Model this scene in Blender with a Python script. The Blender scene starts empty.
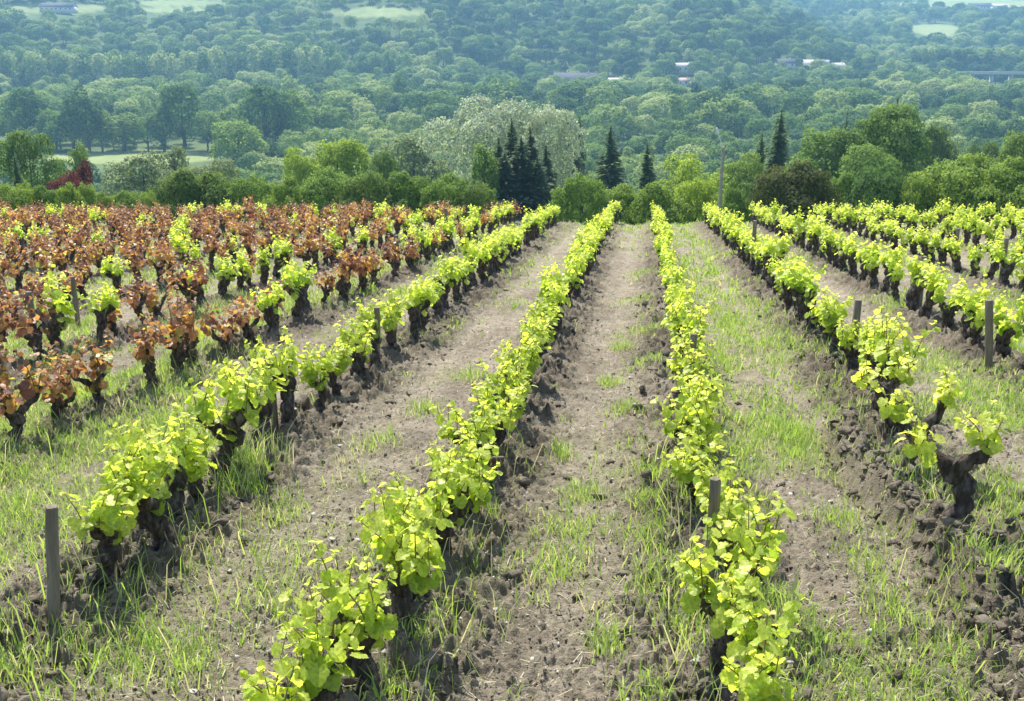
import bpy, math, random
import numpy as np
from mathutils import Vector, Matrix

# ------------------------------------------------------------------ camera, sky, sun, exposure
SC = bpy.context.scene
COL = SC.collection
W, H, FPX, PITCH, YAW, HC = 1024, 701, 1100.0, 16.7, 6.845, 2.3
cam_data = bpy.data.cameras.new('camera')
cam = bpy.data.objects.new('camera', cam_data)
COL.objects.link(cam)
cam_data.sensor_width = 36.0
cam_data.lens = 36.0 * FPX / W
cam_data.clip_start, cam_data.clip_end = 0.1, 8000.0
cam.location = (0, 0, HC)
cam.rotation_euler = (math.radians(90 - PITCH), 0, math.radians(YAW))
SC.camera = cam

SUN_ELEV, SUN_AZ = math.radians(54), math.radians(-24)      # azimuth from +Y, towards +X
sun_dir = Vector((math.sin(SUN_AZ) * math.cos(SUN_ELEV), math.cos(SUN_AZ) * math.cos(SUN_ELEV), math.sin(SUN_ELEV)))
world = bpy.data.worlds.new('World')
SC.world = world
world.use_nodes = True
wt = world.node_tree
sky = wt.nodes.new('ShaderNodeTexSky')
sky.sky_type = 'NISHITA'
sky.sun_disc = False
sky.sun_elevation, sky.sun_rotation = SUN_ELEV, SUN_AZ
sky.air_density, sky.dust_density = 1.0, 2.0
wt.nodes['Background'].inputs['Strength'].default_value = 0.15
wt.links.new(sky.outputs[0], wt.nodes['Background'].inputs['Color'])
sl = bpy.data.lights.new('sun', 'SUN')
sl.energy, sl.angle, sl.color = 5.0, math.radians(0.55), (1.0, 0.95, 0.87)
sun = bpy.data.objects.new('sun', sl)
COL.objects.link(sun)
sun.rotation_euler = sun_dir.to_track_quat('Z', 'Y').to_euler()
SC.view_settings.view_transform = 'Standard'
SC.view_settings.look = 'None'
SC.view_settings.gamma = 1.0
SC.view_settings.use_curve_mapping = False
SC.view_settings.exposure = 0.84
HAZE_DENSITY = 0.00023
SC.render.engine = 'CYCLES'
cy = SC.cycles
cy.max_bounces, cy.diffuse_bounces, cy.glossy_bounces, cy.transmission_bounces = 6, 3, 2, 5
cy.transparent_max_bounces, cy.volume_bounces = 4, 1
cy.sample_clamp_indirect = 6.0
cy.caustics_reflective = cy.caustics_refractive = False

rng = np.random.default_rng(7)
random.seed(7)
U = random.uniform

# ------------------------------------------------------------------ numpy noise
def _hash(ix, iy, s):
    h = (ix.astype(np.int64) * 374761393 + iy.astype(np.int64) * 668265263 + s * 974711) & 0xffffffff
    h = ((h ^ (h >> 13)) * 1274126177) & 0xffffffff
    h = ((h ^ (h >> 16)) * 2246822519) & 0xffffffff
    return ((h ^ (h >> 15)) & 0xffffff) / float(0xffffff)

def vnoise(x, y, s=0):
    ix, iy = np.floor(x), np.floor(y)
    fx, fy = x - ix, y - iy
    fx, fy = fx * fx * (3 - 2 * fx), fy * fy * (3 - 2 * fy)
    a, b = _hash(ix, iy, s), _hash(ix + 1, iy, s)
    c, d = _hash(ix, iy + 1, s), _hash(ix + 1, iy + 1, s)
    return (a + (b - a) * fx) * (1 - fy) + (c + (d - c) * fx) * fy

def fbm(x, y, s=0, o=4, g=0.5):
    t, a, n = 0.0, 1.0, 0.0
    for k in range(o):
        t = t + a * vnoise(x * 2 ** k + 17.3 * k, y * 2 ** k - 9.1 * k, s + k)
        n += a
        a *= g
    return t / n

def worley(x, y, s=0):
    ix, iy = np.floor(x), np.floor(y)
    d1 = np.full(np.shape(x), 9.0)
    for a in (-1, 0, 1):
        for b in (-1, 0, 1):
            cx = ix + a + _hash(ix + a, iy + b, s)
            cy_ = iy + b + _hash(ix + a, iy + b, s + 31)
            d1 = np.minimum(d1, (x - cx) ** 2 + (y - cy_) ** 2)
    return np.sqrt(d1)

def sstep(a, b, x):
    t = np.clip((x - a) / (b - a), 0, 1)
    return t * t * (3 - 2 * t)

# ------------------------------------------------------------------ terrain
SLOPE = 0.121
FIELD_END = 40.5
_ty = np.array([-200, 0, 38, 41, 46, 195, 250, 300, 9000.0])
_tz = np.array([24.2, 0, -4.6, -5.05, -6.0, -37.5, -48.0, -52.0, -52.0])
AZ_T = np.array([-60, -33, -20, -7, 3, 6, 9, 11.6, 13, 19, 60.0])
FOOT = np.array([880, 880, 890, 890, 930, 960, 990, 1050, 1150, 1150, 1150.0])
HSL = np.array([.19, .19, .22, .27, .28, .28, .26, .10, .02, .02, .02])
HCAP = np.array([190, 190, 190, 190, 150, 66, 20, 4, 2, 2, 2.0])

def hill(x, y):
    r = np.hypot(x, y)
    az = np.degrees(np.arctan2(x, np.maximum(y, 1.0)))
    q = np.maximum(r - np.interp(az, AZ_T, FOOT) - 60 * (vnoise(az / 6, r * 0 + 3, 5) - .5), 0)
    q = np.sqrt(q * q + 20 ** 2) - 20
    s = np.interp(az, AZ_T, HSL)
    cap = np.interp(az, AZ_T, HCAP)
    h1 = s * q
    h1 = cap * (1 - np.exp(-h1 / np.maximum(cap, 1)))  * 1.1
    h1 = h1 * (1 + .38 * (fbm(x / 130, y / 170, 11, 3) - .5) * 2 * sstep(10, 50, h1))
    q2 = np.maximum(r - 1170, 0)
    h2 = .083 * q2 + 10 * (fbm(x / 260, y / 260, 21, 3) - .5) * sstep(0, 300, q2)
    return np.where(y > 500, np.maximum(h1, h2), 0.0)

def base_z(x, y):
    x, y = np.asarray(x, float), np.asarray(y, float)
    z = np.interp(y, _ty, _tz)
    z = z + hill(x, y)
    z = z + .019 * np.clip(x, -45, 45) * (1 - sstep(60, 160, y))
    z = z + 1.2 * (fbm(x / 40, y / 40, 3, 3) - .5) * sstep(55, 130, y)
    return z

ROWS_GREEN = {'A': -2.87, 'B': -1.10, 'C': 0.42, 'D': 2.15, 'E': 4.0, 'F': 6.25, 'G': 8.2, 'H': 10.15, 'I': 12.1, 'J': 14.05, 'K': 16.0, 'L': 17.95}
ROWS_RED = [-4.85 - 1.97 * k for k in range(12)]
ALLROWS = np.array(sorted(list(ROWS_GREEN.values()) + ROWS_RED))

def row_dist(x):
    return np.min(np.abs(np.asarray(x)[..., None] - ALLROWS), axis=-1)

def field_maps(x, y):
    """height offset, dark-turned-soil amount, grass amount"""
    wob = .10 * (fbm(x * .9, y * .9, 40, 2) - .5)
    d = np.full(np.shape(x), 9.0)
    for r in ALLROWS:
        d = np.minimum(d, np.abs(x + wob - r))
    bank = np.exp(-(d / .34) ** 2)
    rough = np.exp(-(d / .46) ** 4)
    patch = fbm(x * .55, y * .55, 50, 3)
    f0 = fbm(x * 14, y * 14, 59, 2)
    w1 = worley(x * 6.2 + .5 * f0, y * 6.2 + .5 * f0, 60)
    w2 = worley(x * 17, y * 17, 61)
    f = fbm(x * 26, y * 26, 62, 3)
    clod = np.clip(.62 - w1, 0, 1) * (fbm(x * 3, y * 3, 63, 2) > .46) * 1.1
    w3 = worley(x * 31, y * 31, 67)
    z = .05 * bank + rough * (.17 * clod + .085 * np.clip(.6 - w2, 0, 1) * (.4 + 1.2 * vnoise(x * 5, y * 5, 68)) + .05 * (f - .5) + .02 * np.clip(.6 - w3, 0, 1))
    z = z + (1 - rough) * (.055 * np.clip(.58 - w2, 0, 1) * (fbm(x * 2.2, y * 2.2, 69, 2) * 1.6) + .034 * (f - .5) + .032 * np.clip(.6 - w3, 0, 1)) + .05 * (fbm(x * 1.6, y * 1.6, 64, 3) - .5)
    # the furrow turned up beside the sparse row
    fx = 1.72 - .035 * (y - 6.5) + .05 * np.sin(y * 2.3)
    fm = sstep(4.6, 5.4, y) * (1 - sstep(8.6, 9.6, y))
    fd = x - fx
    z = z + fm * (.15 * np.exp(-((fd - .06) / .10) ** 2) * (.6 + .8 * vnoise(x * 9, y * 9, 66)) - .09 * np.exp(-((fd + .11) / .07) ** 2))
    # heaped clods at the near end of the sparse row
    hm = np.exp(-((x - 1.75) / .55) ** 2 - ((y - 4.7) / .55) ** 2)
    z = z + hm * (.26 * clod + .08 * w1)
    blot = np.clip((fbm(x * 2.3, y * 1.6, 71, 4) - .36) * 2.6, 0, 1)
    wheel = np.zeros(np.shape(x))
    for wx in (-.33, .05, -2.25, -1.65, .98, 1.5, 2.75, 3.35):
        wheel = np.maximum(wheel, np.exp(-((x + wob - wx) / .10) ** 2))
    z = z - .018 * wheel
    dark = np.clip(.10 + .62 * blot * (1 - .7 * wheel) + rough * (.35 + .9 * (patch - .3)) + .5 * fm * np.exp(-(fd / .2) ** 2) + .6 * hm, 0, 1)
    # how grassy each alley is
    g = np.zeros(np.shape(x))
    g = np.where(x < -3.4, .55, g)
    g = np.where((x >= -3.4) & (x < -1.1), .17, g)
    g = np.where((x >= -1.1) & (x < .42), .07, g)
    g = np.where((x >= .42) & (x < 2.15), .44, g)
    g = np.where((x >= 2.15) & (x < 4.2), .42, g)
    g = np.where(x >= 4.2, .34, g)
    g = g * (1 - .6 * np.exp(-(d / .22) ** 2))
    g = np.where((x > -1.1) & (x < .42), g + .22 * sstep(28, 40, y), g)
    grass = np.clip(g * (.03 + 2.9 * np.clip(fbm(x * 1.5, y * .7, 70, 3) - .37, 0, 1)) * 1.75 * (1 - .8 * fm * np.exp(-(fd / .16) ** 2)) * (1 - .6 * hm), 0, 1)
    return z, dark, grass

def ground_z(x, y):
    x, y = np.atleast_1d(np.asarray(x, float)), np.atleast_1d(np.asarray(y, float))
    z = base_z(x, y)
    m = (y > -20) & (y < 46)
    if m.any():
        o, _, _ = field_maps(x[m], y[m])
        z[m] += o
    return z

def gz(x, y):
    return float(ground_z(x, y)[0])

def tz(x, y):
    return float(base_z(np.array([x]), np.array([y]))[0])

# real-world point from a sighting: azimuth of a photograph column
_p, _y = math.radians(PITCH), math.radians(YAW)
CF = np.array([-math.sin(_y) * math.cos(_p), math.cos(_y) * math.cos(_p), -math.sin(_p)])
CR = np.array([math.cos(_y), math.sin(_y), 0.0])
CU = np.cross(CR, CF)

def project(x, y, z):
    vx, vy, vz = x, y, z - HC
    d = vx * CF[0] + vy * CF[1] + vz * CF[2]
    px = 512 + FPX * (vx * CR[0] + vy * CR[1]) / d
    py = 350.5 - FPX * (vx * CU[0] + vy * CU[1] + vz * CU[2]) / d
    return px, py

def at(px, py, Y):
    """the point at northing Y seen in direction (px, py)"""
    r = CF + CR * (px - 512) / FPX + CU * (350.5 - py) / FPX
    t = Y / r[1]
    return t * r[0], Y, HC + t * r[2]

# ------------------------------------------------------------------ mesh helpers
class MB:
    def __init__(self):
        self.v, self.f, self.t, self.n = [], [], [], 0

    def add(self, V, F, tint=None):
        V = np.asarray(V, float).reshape(-1, 3)
        self.v.append(V)
        F = np.asarray(F, np.int64)
        self.f.append(F + self.n)
        if tint is None:
            tint = np.full(len(V), .5)
        self.t.append(np.broadcast_to(np.asarray(tint, float), (len(V),)))
        self.n += len(V)
        return self

    def mesh(self, name, mats, smooth=False):
        me = bpy.data.meshes.new(name)
        V = np.concatenate(self.v)
        me.vertices.add(len(V))
        me.vertices.foreach_set('co', V.astype(np.float32).ravel())
        loops = np.concatenate([F.ravel() for F in self.f])
        sizes = np.concatenate([np.full(len(F), F.shape[1], np.int32) for F in self.f])
        me.loops.add(len(loops))
        me.loops.foreach_set('vertex_index', loops.astype(np.int32))
        me.polygons.add(len(sizes))
        me.polygons.foreach_set('loop_start', np.concatenate([[0], np.cumsum(sizes)[:-1]]).astype(np.int32))
        if smooth:
            me.polygons.foreach_set('use_smooth', np.ones(len(sizes), bool))
        a = me.attributes.new('tint', 'FLOAT', 'POINT')
        a.data.foreach_set('value', np.concatenate(self.t).astype(np.float32))
        me.update(calc_edges=True)
        for m in (mats if isinstance(mats, (list, tuple)) else [mats]):
            me.materials.append(m)
        return me

    def obj(self, name, mat, parent=None, smooth=False):
        o = bpy.data.objects.new(name, self.mesh(name, mat, smooth))
        COL.objects.link(o)
        if parent is not None:
            o.parent = parent
        return o

def tube(mb, path, radii, n=8, rough=0.0, seed=0, cap=True, tint=.5):
    P = np.asarray(path, float)
    R = np.asarray(radii, float)
    T = np.gradient(P, axis=0)
    T /= np.linalg.norm(T, axis=1, keepdims=True) + 1e-9
    ref = np.array([1.0, 0, 0]) if abs(T[0, 0]) < .8 else np.array([0, 1.0, 0])
    rs = np.random.default_rng(seed)
    V = []
    for i in range(len(P)):
        u = np.cross(T[i], ref)
        u /= np.linalg.norm(u) + 1e-9
        w = np.cross(T[i], u)
        a = np.arange(n) * 2 * math.pi / n
        k = 1 + rough * (rs.random(n) - .5) * .9
        if rough > .1:
            k = k + rough * 3.6 * (vnoise(np.cos(a) * 1.6 + seed * 3.1, np.sin(a) * 1.6 + i * .42, 7) - .5) + rough * 1.6 * (vnoise(np.cos(a) * 4 + seed, np.sin(a) * 4 + i * .9, 8) - .5)
        V.append(P[i] + (np.cos(a) * k)[:, None] * u * R[i] + (np.sin(a) * k)[:, None] * w * R[i])
    V = np.concatenate(V)
    F = []
    for i in range(len(P) - 1):
        for j in range(n):
            F.append((i * n + j, i * n + (j + 1) % n, (i + 1) * n + (j + 1) % n, (i + 1) * n + j))
    mb.add(V, F, tint)
    if cap:
        for i, flip in ((0, True), (len(P) - 1, False)):
            c = P[i] + T[i] * R[i] * (.25 if not flip else -.25)
            ring = V[i * n:(i + 1) * n]
            tri = [(j, (j + 1) % n, n) if not flip else ((j + 1) % n, j, n) for j in range(n)]
            mb.add(np.vstack([ring, c]), tri, tint)

def smooth_path(pts, k):
    pts = np.asarray(pts, float)
    t = np.linspace(0, len(pts) - 1, k)
    out = []
    for q in t:
        i = min(int(q), len(pts) - 2)
        f = q - i
        p0, p1, p2, p3 = pts[max(i - 1, 0)], pts[i], pts[i + 1], pts[min(i + 2, len(pts) - 1)]
        out.append(.5 * ((2 * p1) + (-p0 + p2) * f + (2 * p0 - 5 * p1 + 4 * p2 - p3) * f * f + (-p0 + 3 * p1 - 3 * p2 + p3) * f ** 3))
    return np.array(out)

def box(mb, x0, x1, y0, y1, z0, z1):
    V = [(x, y, z) for z in (z0, z1) for y in (y0, y1) for x in (x0, x1)]
    mb.add(V, [(0, 2, 3, 1), (4, 5, 7, 6), (0, 1, 5, 4), (2, 6, 7, 3), (0, 4, 6, 2), (1, 3, 7, 5)])

# ------------------------------------------------------------------ materials
def new_mat(name):
    m = bpy.data.materials.new(name)
    m.use_nodes = True
    nt = m.node_tree
    for n in list(nt.nodes):
        nt.nodes.remove(n)
    out = nt.nodes.new('ShaderNodeOutputMaterial')
    return m, nt, out

def N(nt, t, **kw):
    n = nt.nodes.new(t)
    for k, v in kw.items():
        if k in n.inputs:
            n.inputs[k].default_value = v
        else:
            setattr(n, k, v)
    return n

def ramp(nt, stops):
    r = nt.nodes.new('ShaderNodeValToRGB')
    e = r.color_ramp.elements
    while len(e) < len(stops):
        e.new(.5)
    for el, (p, c) in zip(e, stops):
        el.position = p
        el.color = (*c, 1)
    return r

def attr(nt, name='tint'):
    a = nt.nodes.new('ShaderNodeAttribute')
    a.attribute_name = name
    return a.outputs['Fac']

def leaf_mat(name, stops, trans_gain=1.35, trans=.5, rough=.45, obj_color=False, rnd=0.0, spec=.4, mottle=False, patch=0.0):
    m, nt, out = new_mat(name)
    L = nt.links
    r = ramp(nt, stops)
    fac = attr(nt)
    if patch:
        pn = nt.nodes.new('ShaderNodeAttribute')
        pn.attribute_type = 'INSTANCER'
        pn.attribute_name = 'patch'
        p1 = N(nt, 'ShaderNodeMath', operation='MULTIPLY_ADD')
        L.new(pn.outputs['Fac'], p1.inputs[0])
        p1.inputs[1].default_value = patch
        p2 = N(nt, 'ShaderNodeMath', operation='SUBTRACT')
        L.new(fac, p2.inputs[0])
        p2.inputs[1].default_value = patch * .5
        L.new(p2.outputs[0], p1.inputs[2])
        fac = p1.outputs[0]
    if rnd:
        oi = nt.nodes.new('ShaderNodeObjectInfo')
        ma = N(nt, 'ShaderNodeMath', operation='MULTIPLY_ADD')
        L.new(oi.outputs['Random'], ma.inputs[0])
        ma.inputs[1].default_value = rnd
        sub = N(nt, 'ShaderNodeMath', operation='SUBTRACT')
        L.new(fac, sub.inputs[0])
        sub.inputs[1].default_value = rnd / 2
        L.new(sub.outputs[0], ma.inputs[2])
        fac = ma.outputs[0]
    L.new(fac, r.inputs[0])
    colr = r.outputs[0]
    if mottle:
        tcn = nt.nodes.new('ShaderNodeTexCoord')
        mn = N(nt, 'ShaderNodeTexNoise', Scale=55.0, Detail=3.0, Roughness=.6)
        L.new(tcn.outputs['Object'], mn.inputs['Vector'])
        mr = ramp(nt, [(.3, (.66, .70, .60)), (.55, (1, 1, 1)), (.75, (1.22, 1.15, 1.1))])
        L.new(mn.outputs['Fac'], mr.inputs[0])
        mm = N(nt, 'ShaderNodeMix', data_type='RGBA', blend_type='MULTIPLY')
        mm.inputs[0].default_value = 1.0
        L.new(colr, mm.inputs[6])
        L.new(mr.outputs[0], mm.inputs[7])
        colr = mm.outputs[2]
    if obj_color:
        oi = nt.nodes.new('ShaderNodeObjectInfo')
        mx = N(nt, 'ShaderNodeMix', data_type='RGBA', blend_type='MULTIPLY')
        mx.inputs[0].default_value = 1.0
        L.new(colr, mx.inputs[6])
        L.new(oi.outputs['Color'], mx.inputs[7])
        colr = mx.outputs[2]
    g = N(nt, 'ShaderNodeMix', data_type='RGBA', blend_type='MULTIPLY')
    g.inputs[0].default_value = 1.0
    L.new(colr, g.inputs[6])
    g.inputs[7].default_value = (trans_gain, trans_gain, trans_gain * .6, 1)
    b = N(nt, 'ShaderNodeBsdfPrincipled')
    L.new(colr, b.inputs['Base Color'])
    b.inputs['Roughness'].default_value = rough
    b.inputs['Specular IOR Level'].default_value = spec
    t = nt.nodes.new('ShaderNodeBsdfTranslucent')
    L.new(g.outputs[2], t.inputs['Color'])
    mix = nt.nodes.new('ShaderNodeMixShader')
    mix.inputs[0].default_value = trans
    L.new(b.outputs[0], mix.inputs[1])
    L.new(t.outputs[0], mix.inputs[2])
    L.new(mix.outputs[0], out.inputs['Surface'])
    return m

def rough_mat(name, stops, scale=8.0, rough=.85, bump=.4, bscale=None, dist=.02, coords='Object', stretch=None):
    m, nt, out = new_mat(name)
    L = nt.links
    tc = nt.nodes.new('ShaderNodeTexCoord')
    mp = nt.nodes.new('ShaderNodeMapping')
    if stretch:
        mp.inputs['Scale'].default_value = stretch
    L.new(tc.outputs[coords], mp.inputs[0])
    nz = N(nt, 'ShaderNodeTexNoise', Scale=scale, Detail=5.0, Roughness=.6)
    L.new(mp.outputs[0], nz.inputs['Vector'])
    r = ramp(nt, stops)
    L.new(nz.outputs['Fac'], r.inputs[0])
    b = N(nt, 'ShaderNodeBsdfPrincipled')
    b.inputs['Roughness'].default_value = rough
    b.inputs['Specular IOR Level'].default_value = .25
    L.new(r.outputs[0], b.inputs['Base Color'])
    if bump:
        n2 = N(nt, 'ShaderNodeTexNoise', Scale=bscale or scale * 3, Detail=6.0, Roughness=.65)
        L.new(mp.outputs[0], n2.inputs['Vector'])
        bp = N(nt, 'ShaderNodeBump', Strength=bump, Distance=dist)
        L.new(n2.outputs['Fac'], bp.inputs['Height'])
        L.new(bp.outputs[0], b.inputs['Normal'])
    L.new(b.outputs[0], out.inputs['Surface'])
    return m

M = {}
M['lime'] = leaf_mat('vine_leaf_lime', [(0, (.20, .31, .045)), (.35, (.40, .51, .075)), (.7, (.58, .64, .12)), (1, (.68, .68, .24))], 1.6, .57, .42, rnd=.18, mottle=True)
M['red'] = leaf_mat('vine_leaf_copper', [(0, (.11, .05, .045)), (.25, (.24, .11, .08)), (.5, (.42, .20, .10)), (.7, (.54, .29, .11)), (.86, (.58, .37, .12)), (1, (.42, .47, .11))], 1.5, .45, .45, rnd=.38, spec=.5, mottle=True)
M['shoot'] = rough_mat('vine_shoot', [(.3, (.16, .22, .04)), (.7, (.26, .16, .07))], 20, .6, 0)
M['bark'] = rough_mat('vine_bark', [(.3, (.035, .026, .021)), (.5, (.105, .083, .067)), (.68, (.27, .23, .19))], 26, .95, 1.0, 70, .05, stretch=(1, 1, .35))
M['stake'] = rough_mat('stake_wood', [(.3, (.12, .098, .072)), (.55, (.23, .195, .15)), (.8, (.34, .30, .24))], 9, .88, .6, 40, .01, stretch=(3, 3, .25))
M['trunk'] = rough_mat('tree_bark', [(.3, (.06, .05, .04)), (.7, (.16, .14, .11))], 3, .9, .5)
M['grass'] = leaf_mat('grass_blade', [(0, (.20, .32, .06)), (.4, (.32, .46, .10)), (.7, (.45, .54, .17)), (.8, (.47, .44, .29)), (1, (.56, .52, .39))], 1.3, .45, .5)
M['clod'] = rough_mat('clod_earth', [(.3, (.095, .079, .057)), (.6, (.165, .14, .105)), (.85, (.26, .225, .17))], 12, .95, .8, 60, .02)
M['stone'] = rough_mat('pebble_stone', [(.3, (.33, .30, .27)), (.7, (.52, .49, .44))], 10, .8, .3)
M['foliage'] = leaf_mat('tree_foliage', [(0, (.55, .6, .55)), (.5, (1, 1, 1)), (1, (1.5, 1.4, 1.25))], 1.35, .42, .75, obj_color=True, spec=.1)
M['forest'] = leaf_mat('forest_foliage', [(0, (.05, .10, .03)), (.3, (.10, .185, .045)), (.55, (.17, .26, .06)), (.8, (.26, .35, .085)), (1, (.36, .42, .17))], 1.35, .32, .75, rnd=.9, spec=.1, patch=1.5)
M['wall'] = rough_mat('house_render', [(.3, (.55, .52, .46)), (.7, (.68, .65, .58))], 2, .9, 0)
M['slate'] = rough_mat('slate_roof', [(.3, (.07, .07, .085)), (.7, (.12, .12, .14))], 2, .95, 0)
M['tile'] = rough_mat('tile_roof', [(.3, (.42, .26, .19)), (.7, (.55, .37, .28))], 2, .8, 0)
M['palerf'] = rough_mat('pale_roof', [(.3, (.42, .38, .36)), (.7, (.55, .51, .48))], 2, .95, 0)
M['glass'] = rough_mat('dark_window', [(.3, (.03, .035, .04)), (.7, (.05, .055, .06))], 2, .15, 0)
M['concrete'] = rough_mat('concrete', [(.3, (.36, .35, .33)), (.7, (.48, .47, .44))], 3, .85, .2)
M['polewood'] = rough_mat('pole_concrete', [(.3, (.24, .22, .20)), (.7, (.36, .34, .31))], 4, .9, .2)
M['metal'] = rough_mat('galvanised_metal', [(.3, (.55, .56, .57)), (.7, (.66, .67, .68))], 6, .45, 0)

# field soil
m, nt, out = new_mat('field_soil')
L = nt.links
tc = nt.nodes.new('ShaderNodeTexCoord')
n1 = N(nt, 'ShaderNodeTexNoise', Scale=9.0, Detail=8.0, Roughness=.7)
n2 = N(nt, 'ShaderNodeTexNoise', Scale=1.3, Detail=4.0, Roughness=.6)
n3 = N(nt, 'ShaderNodeTexNoise', Scale=75.0, Detail=4.0, Roughness=.65)
for n in (n1, n2, n3):
    L.new(tc.outputs['Object'], n.inputs['Vector'])
pale = ramp(nt, [(.3, (.165, .138, .098)), (.52, (.285, .247, .183)), (.78, (.43, .385, .298))])
dark = ramp(nt, [(.3, (.085, .070, .050)), (.55, (.15, .125, .092)), (.8, (.245, .21, .158))])
L.new(n1.outputs['Fac'], pale.inputs[0])
L.new(n1.outputs['Fac'], dark.inputs[0])
mx = N(nt, 'ShaderNodeMix', data_type='RGBA')
L.new(attr(nt, 'tint'), mx.inputs[0])
L.new(pale.outputs[0], mx.inputs[6])
L.new(dark.outputs[0], mx.inputs[7])
gr = ramp(nt, [(.3, (.17, .20, .075)), (.7, (.30, .30, .15))])
L.new(n3.outputs['Fac'], gr.inputs[0])
mx2 = N(nt, 'ShaderNodeMix', data_type='RGBA')
gm = N(nt, 'ShaderNodeMath', operation='MULTIPLY', use_clamp=True)
L.new(attr(nt, 'green'), gm.inputs[0])
L.new(n2.outputs['Fac'], gm.inputs[1])
L.new(gm.outputs[0], mx2.inputs[0])
L.new(mx.outputs[2], mx2.inputs[6])
L.new(gr.outputs[0], mx2.inputs[7])
b = N(nt, 'ShaderNodeBsdfPrincipled')
b.inputs['Roughness'].default_value = .95
b.inputs['Specular IOR Level'].default_value = .15
L.new(mx2.outputs[2], b.inputs['Base Color'])
bp = N(nt, 'ShaderNodeBump', Strength=1.0, Distance=.022)
L.new(n3.outputs['Fac'], bp.inputs['Height'])
L.new(bp.outputs[0], b.inputs['Normal'])
L.new(b.outputs[0], out.inputs['Surface'])
M['soil'] = m

# valley ground: rough grass and scrub, meadows where the attribute says so
m, nt, out = new_mat('valley_grass')
L = nt.links
tc = nt.nodes.new('ShaderNodeTexCoord')
n1 = N(nt, 'ShaderNodeTexNoise', Scale=.08, Detail=8.0, Roughness=.65)
L.new(tc.outputs['Object'], n1.inputs['Vector'])
scr = ramp(nt, [(.3, (.05, .08, .025)), (.7, (.11, .15, .05))])
mea = ramp(nt, [(.3, (.17, .22, .075)), (.7, (.26, .30, .12))])
L.new(n1.outputs['Fac'], scr.inputs[0])
L.new(n1.outputs['Fac'], mea.inputs[0])
mx = N(nt, 'ShaderNodeMix', data_type='RGBA')
L.new(attr(nt, 'tint'), mx.inputs[0])
L.new(scr.outputs[0], mx.inputs[6])
L.new(mea.outputs[0], mx.inputs[7])
b = N(nt, 'ShaderNodeBsdfPrincipled')
b.inputs['Roughness'].default_value = .95
b.inputs['Specular IOR Level'].default_value = .1
L.new(mx.outputs[2], b.inputs['Base Color'])
L.new(b.outputs[0], out.inputs['Surface'])
M['valley'] = m

# ------------------------------------------------------------------ the ground
ratio_n, col_n = 1050, 1100
ys = 2.2 + (46.0 - 2.2) * (np.expm1(np.linspace(0, 1, ratio_n) * 2.6) / math.expm1(2.6))
u = np.linspace(0, 1, col_n)
YY = np.repeat(ys[:, None], col_n, 1)
XL, XR = -.66 * ys - 4.0, .36 * ys + 4.0
XX = XL[:, None] + (XR - XL)[:, None] * u[None, :]
off, dk, gs = field_maps(XX, YY)
ZZ = base_z(XX, YY) + off
ii = np.arange(ratio_n * col_n).reshape(ratio_n, col_n)
F = np.stack([ii[:-1, :-1], ii[:-1, 1:], ii[1:, 1:], ii[1:, :-1]], -1).reshape(-1, 4)
mb = MB().add(np.stack([XX, YY, ZZ], -1).reshape(-1, 3), F, dk.ravel())
soil = mb.obj('vineyard_ground', M['soil'], smooth=True)
a = soil.data.attributes.new('green', 'FLOAT', 'POINT')
a.data.foreach_set('value', np.clip(gs * 1.9, 0, 1).astype(np.float32).ravel())
soil['kind'] = 'structure'

MEADOWS = [  # centre direction and half size seen from the vineyard: column, row, half width, half height
    (130, 157, 85, 7.0, 250, 520), (935, 30, 26, 6.5, 1200, 2600), (975, 4, 82, 5.0, 1300, 2690), (55, 9, 55, 5.5, 800, 2000), (375, 12, 55, 5.0, 800, 2000), (165, 10, 40, 3, 800, 2000),
    (180, 3, 60, 4, 800, 2000), (700, 83, 40, 2.5, 700, 1100)]

def meadow(x, y, z):
    px, py = project(x, y, z)
    r = np.hypot(x, y)
    m_ = np.zeros(np.shape(x))
    for cx, cy_, hx, hy, r0, r1 in MEADOWS:
        q = ((px - cx) / hx) ** 2 + ((py - cy_) / hy) ** 2 + 1.3 * (fbm(x / 45, y / 45, 88, 3) - .5)
        m_ = np.maximum(m_, np.where((r > r0) & (r < r1), 1 - sstep(.8, 1.15, q), 0))
    return m_

az = np.radians(np.linspace(-42, 29, 380))
rr = np.concatenate([np.linspace(1, 60, 60), 60 * np.exp(np.linspace(0, math.log(2700 / 60), 420))[1:]])
AZ, RR = np.meshgrid(az, rr)
X2, Y2 = RR * np.sin(AZ), RR * np.cos(AZ)
Z2 = base_z(X2, Y2)
Z2 = Z2 - .22 * (1 - sstep(44.0, 46.5, Y2)) - .03
md = meadow(X2, Y2, Z2)
ii = np.arange(X2.size).reshape(X2.shape)
F = np.stack([ii[:-1, :-1], ii[:-1, 1:], ii[1:, 1:], ii[1:, :-1]], -1).reshape(-1, 4)[:, ::-1]
g = MB().add(np.stack([X2, Y2, Z2], -1).reshape(-1, 3), F, np.maximum(md, .55 * ((Y2 < 60) & (Y2 > 38))).ravel()).obj('valley_ground', M['valley'], smooth=True)
g['kind'] = 'structure'
# apron behind and beside the standpoint, so the ground does not stop there
ax, ay = np.meshgrid(np.linspace(-60, 40, 60), np.linspace(-40, 46, 60))
azz = base_z(ax, ay) - .30
ii = np.arange(ax.size).reshape(ax.shape)
F = np.stack([ii[:-1, :-1], ii[:-1, 1:], ii[1:, 1:], ii[1:, :-1]], -1).reshape(-1, 4)
g = MB().add(np.stack([ax, ay, azz], -1).reshape(-1, 3), F, .6).obj('field_margin_ground', M['valley'], smooth=True)
g['kind'] = 'structure'

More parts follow.
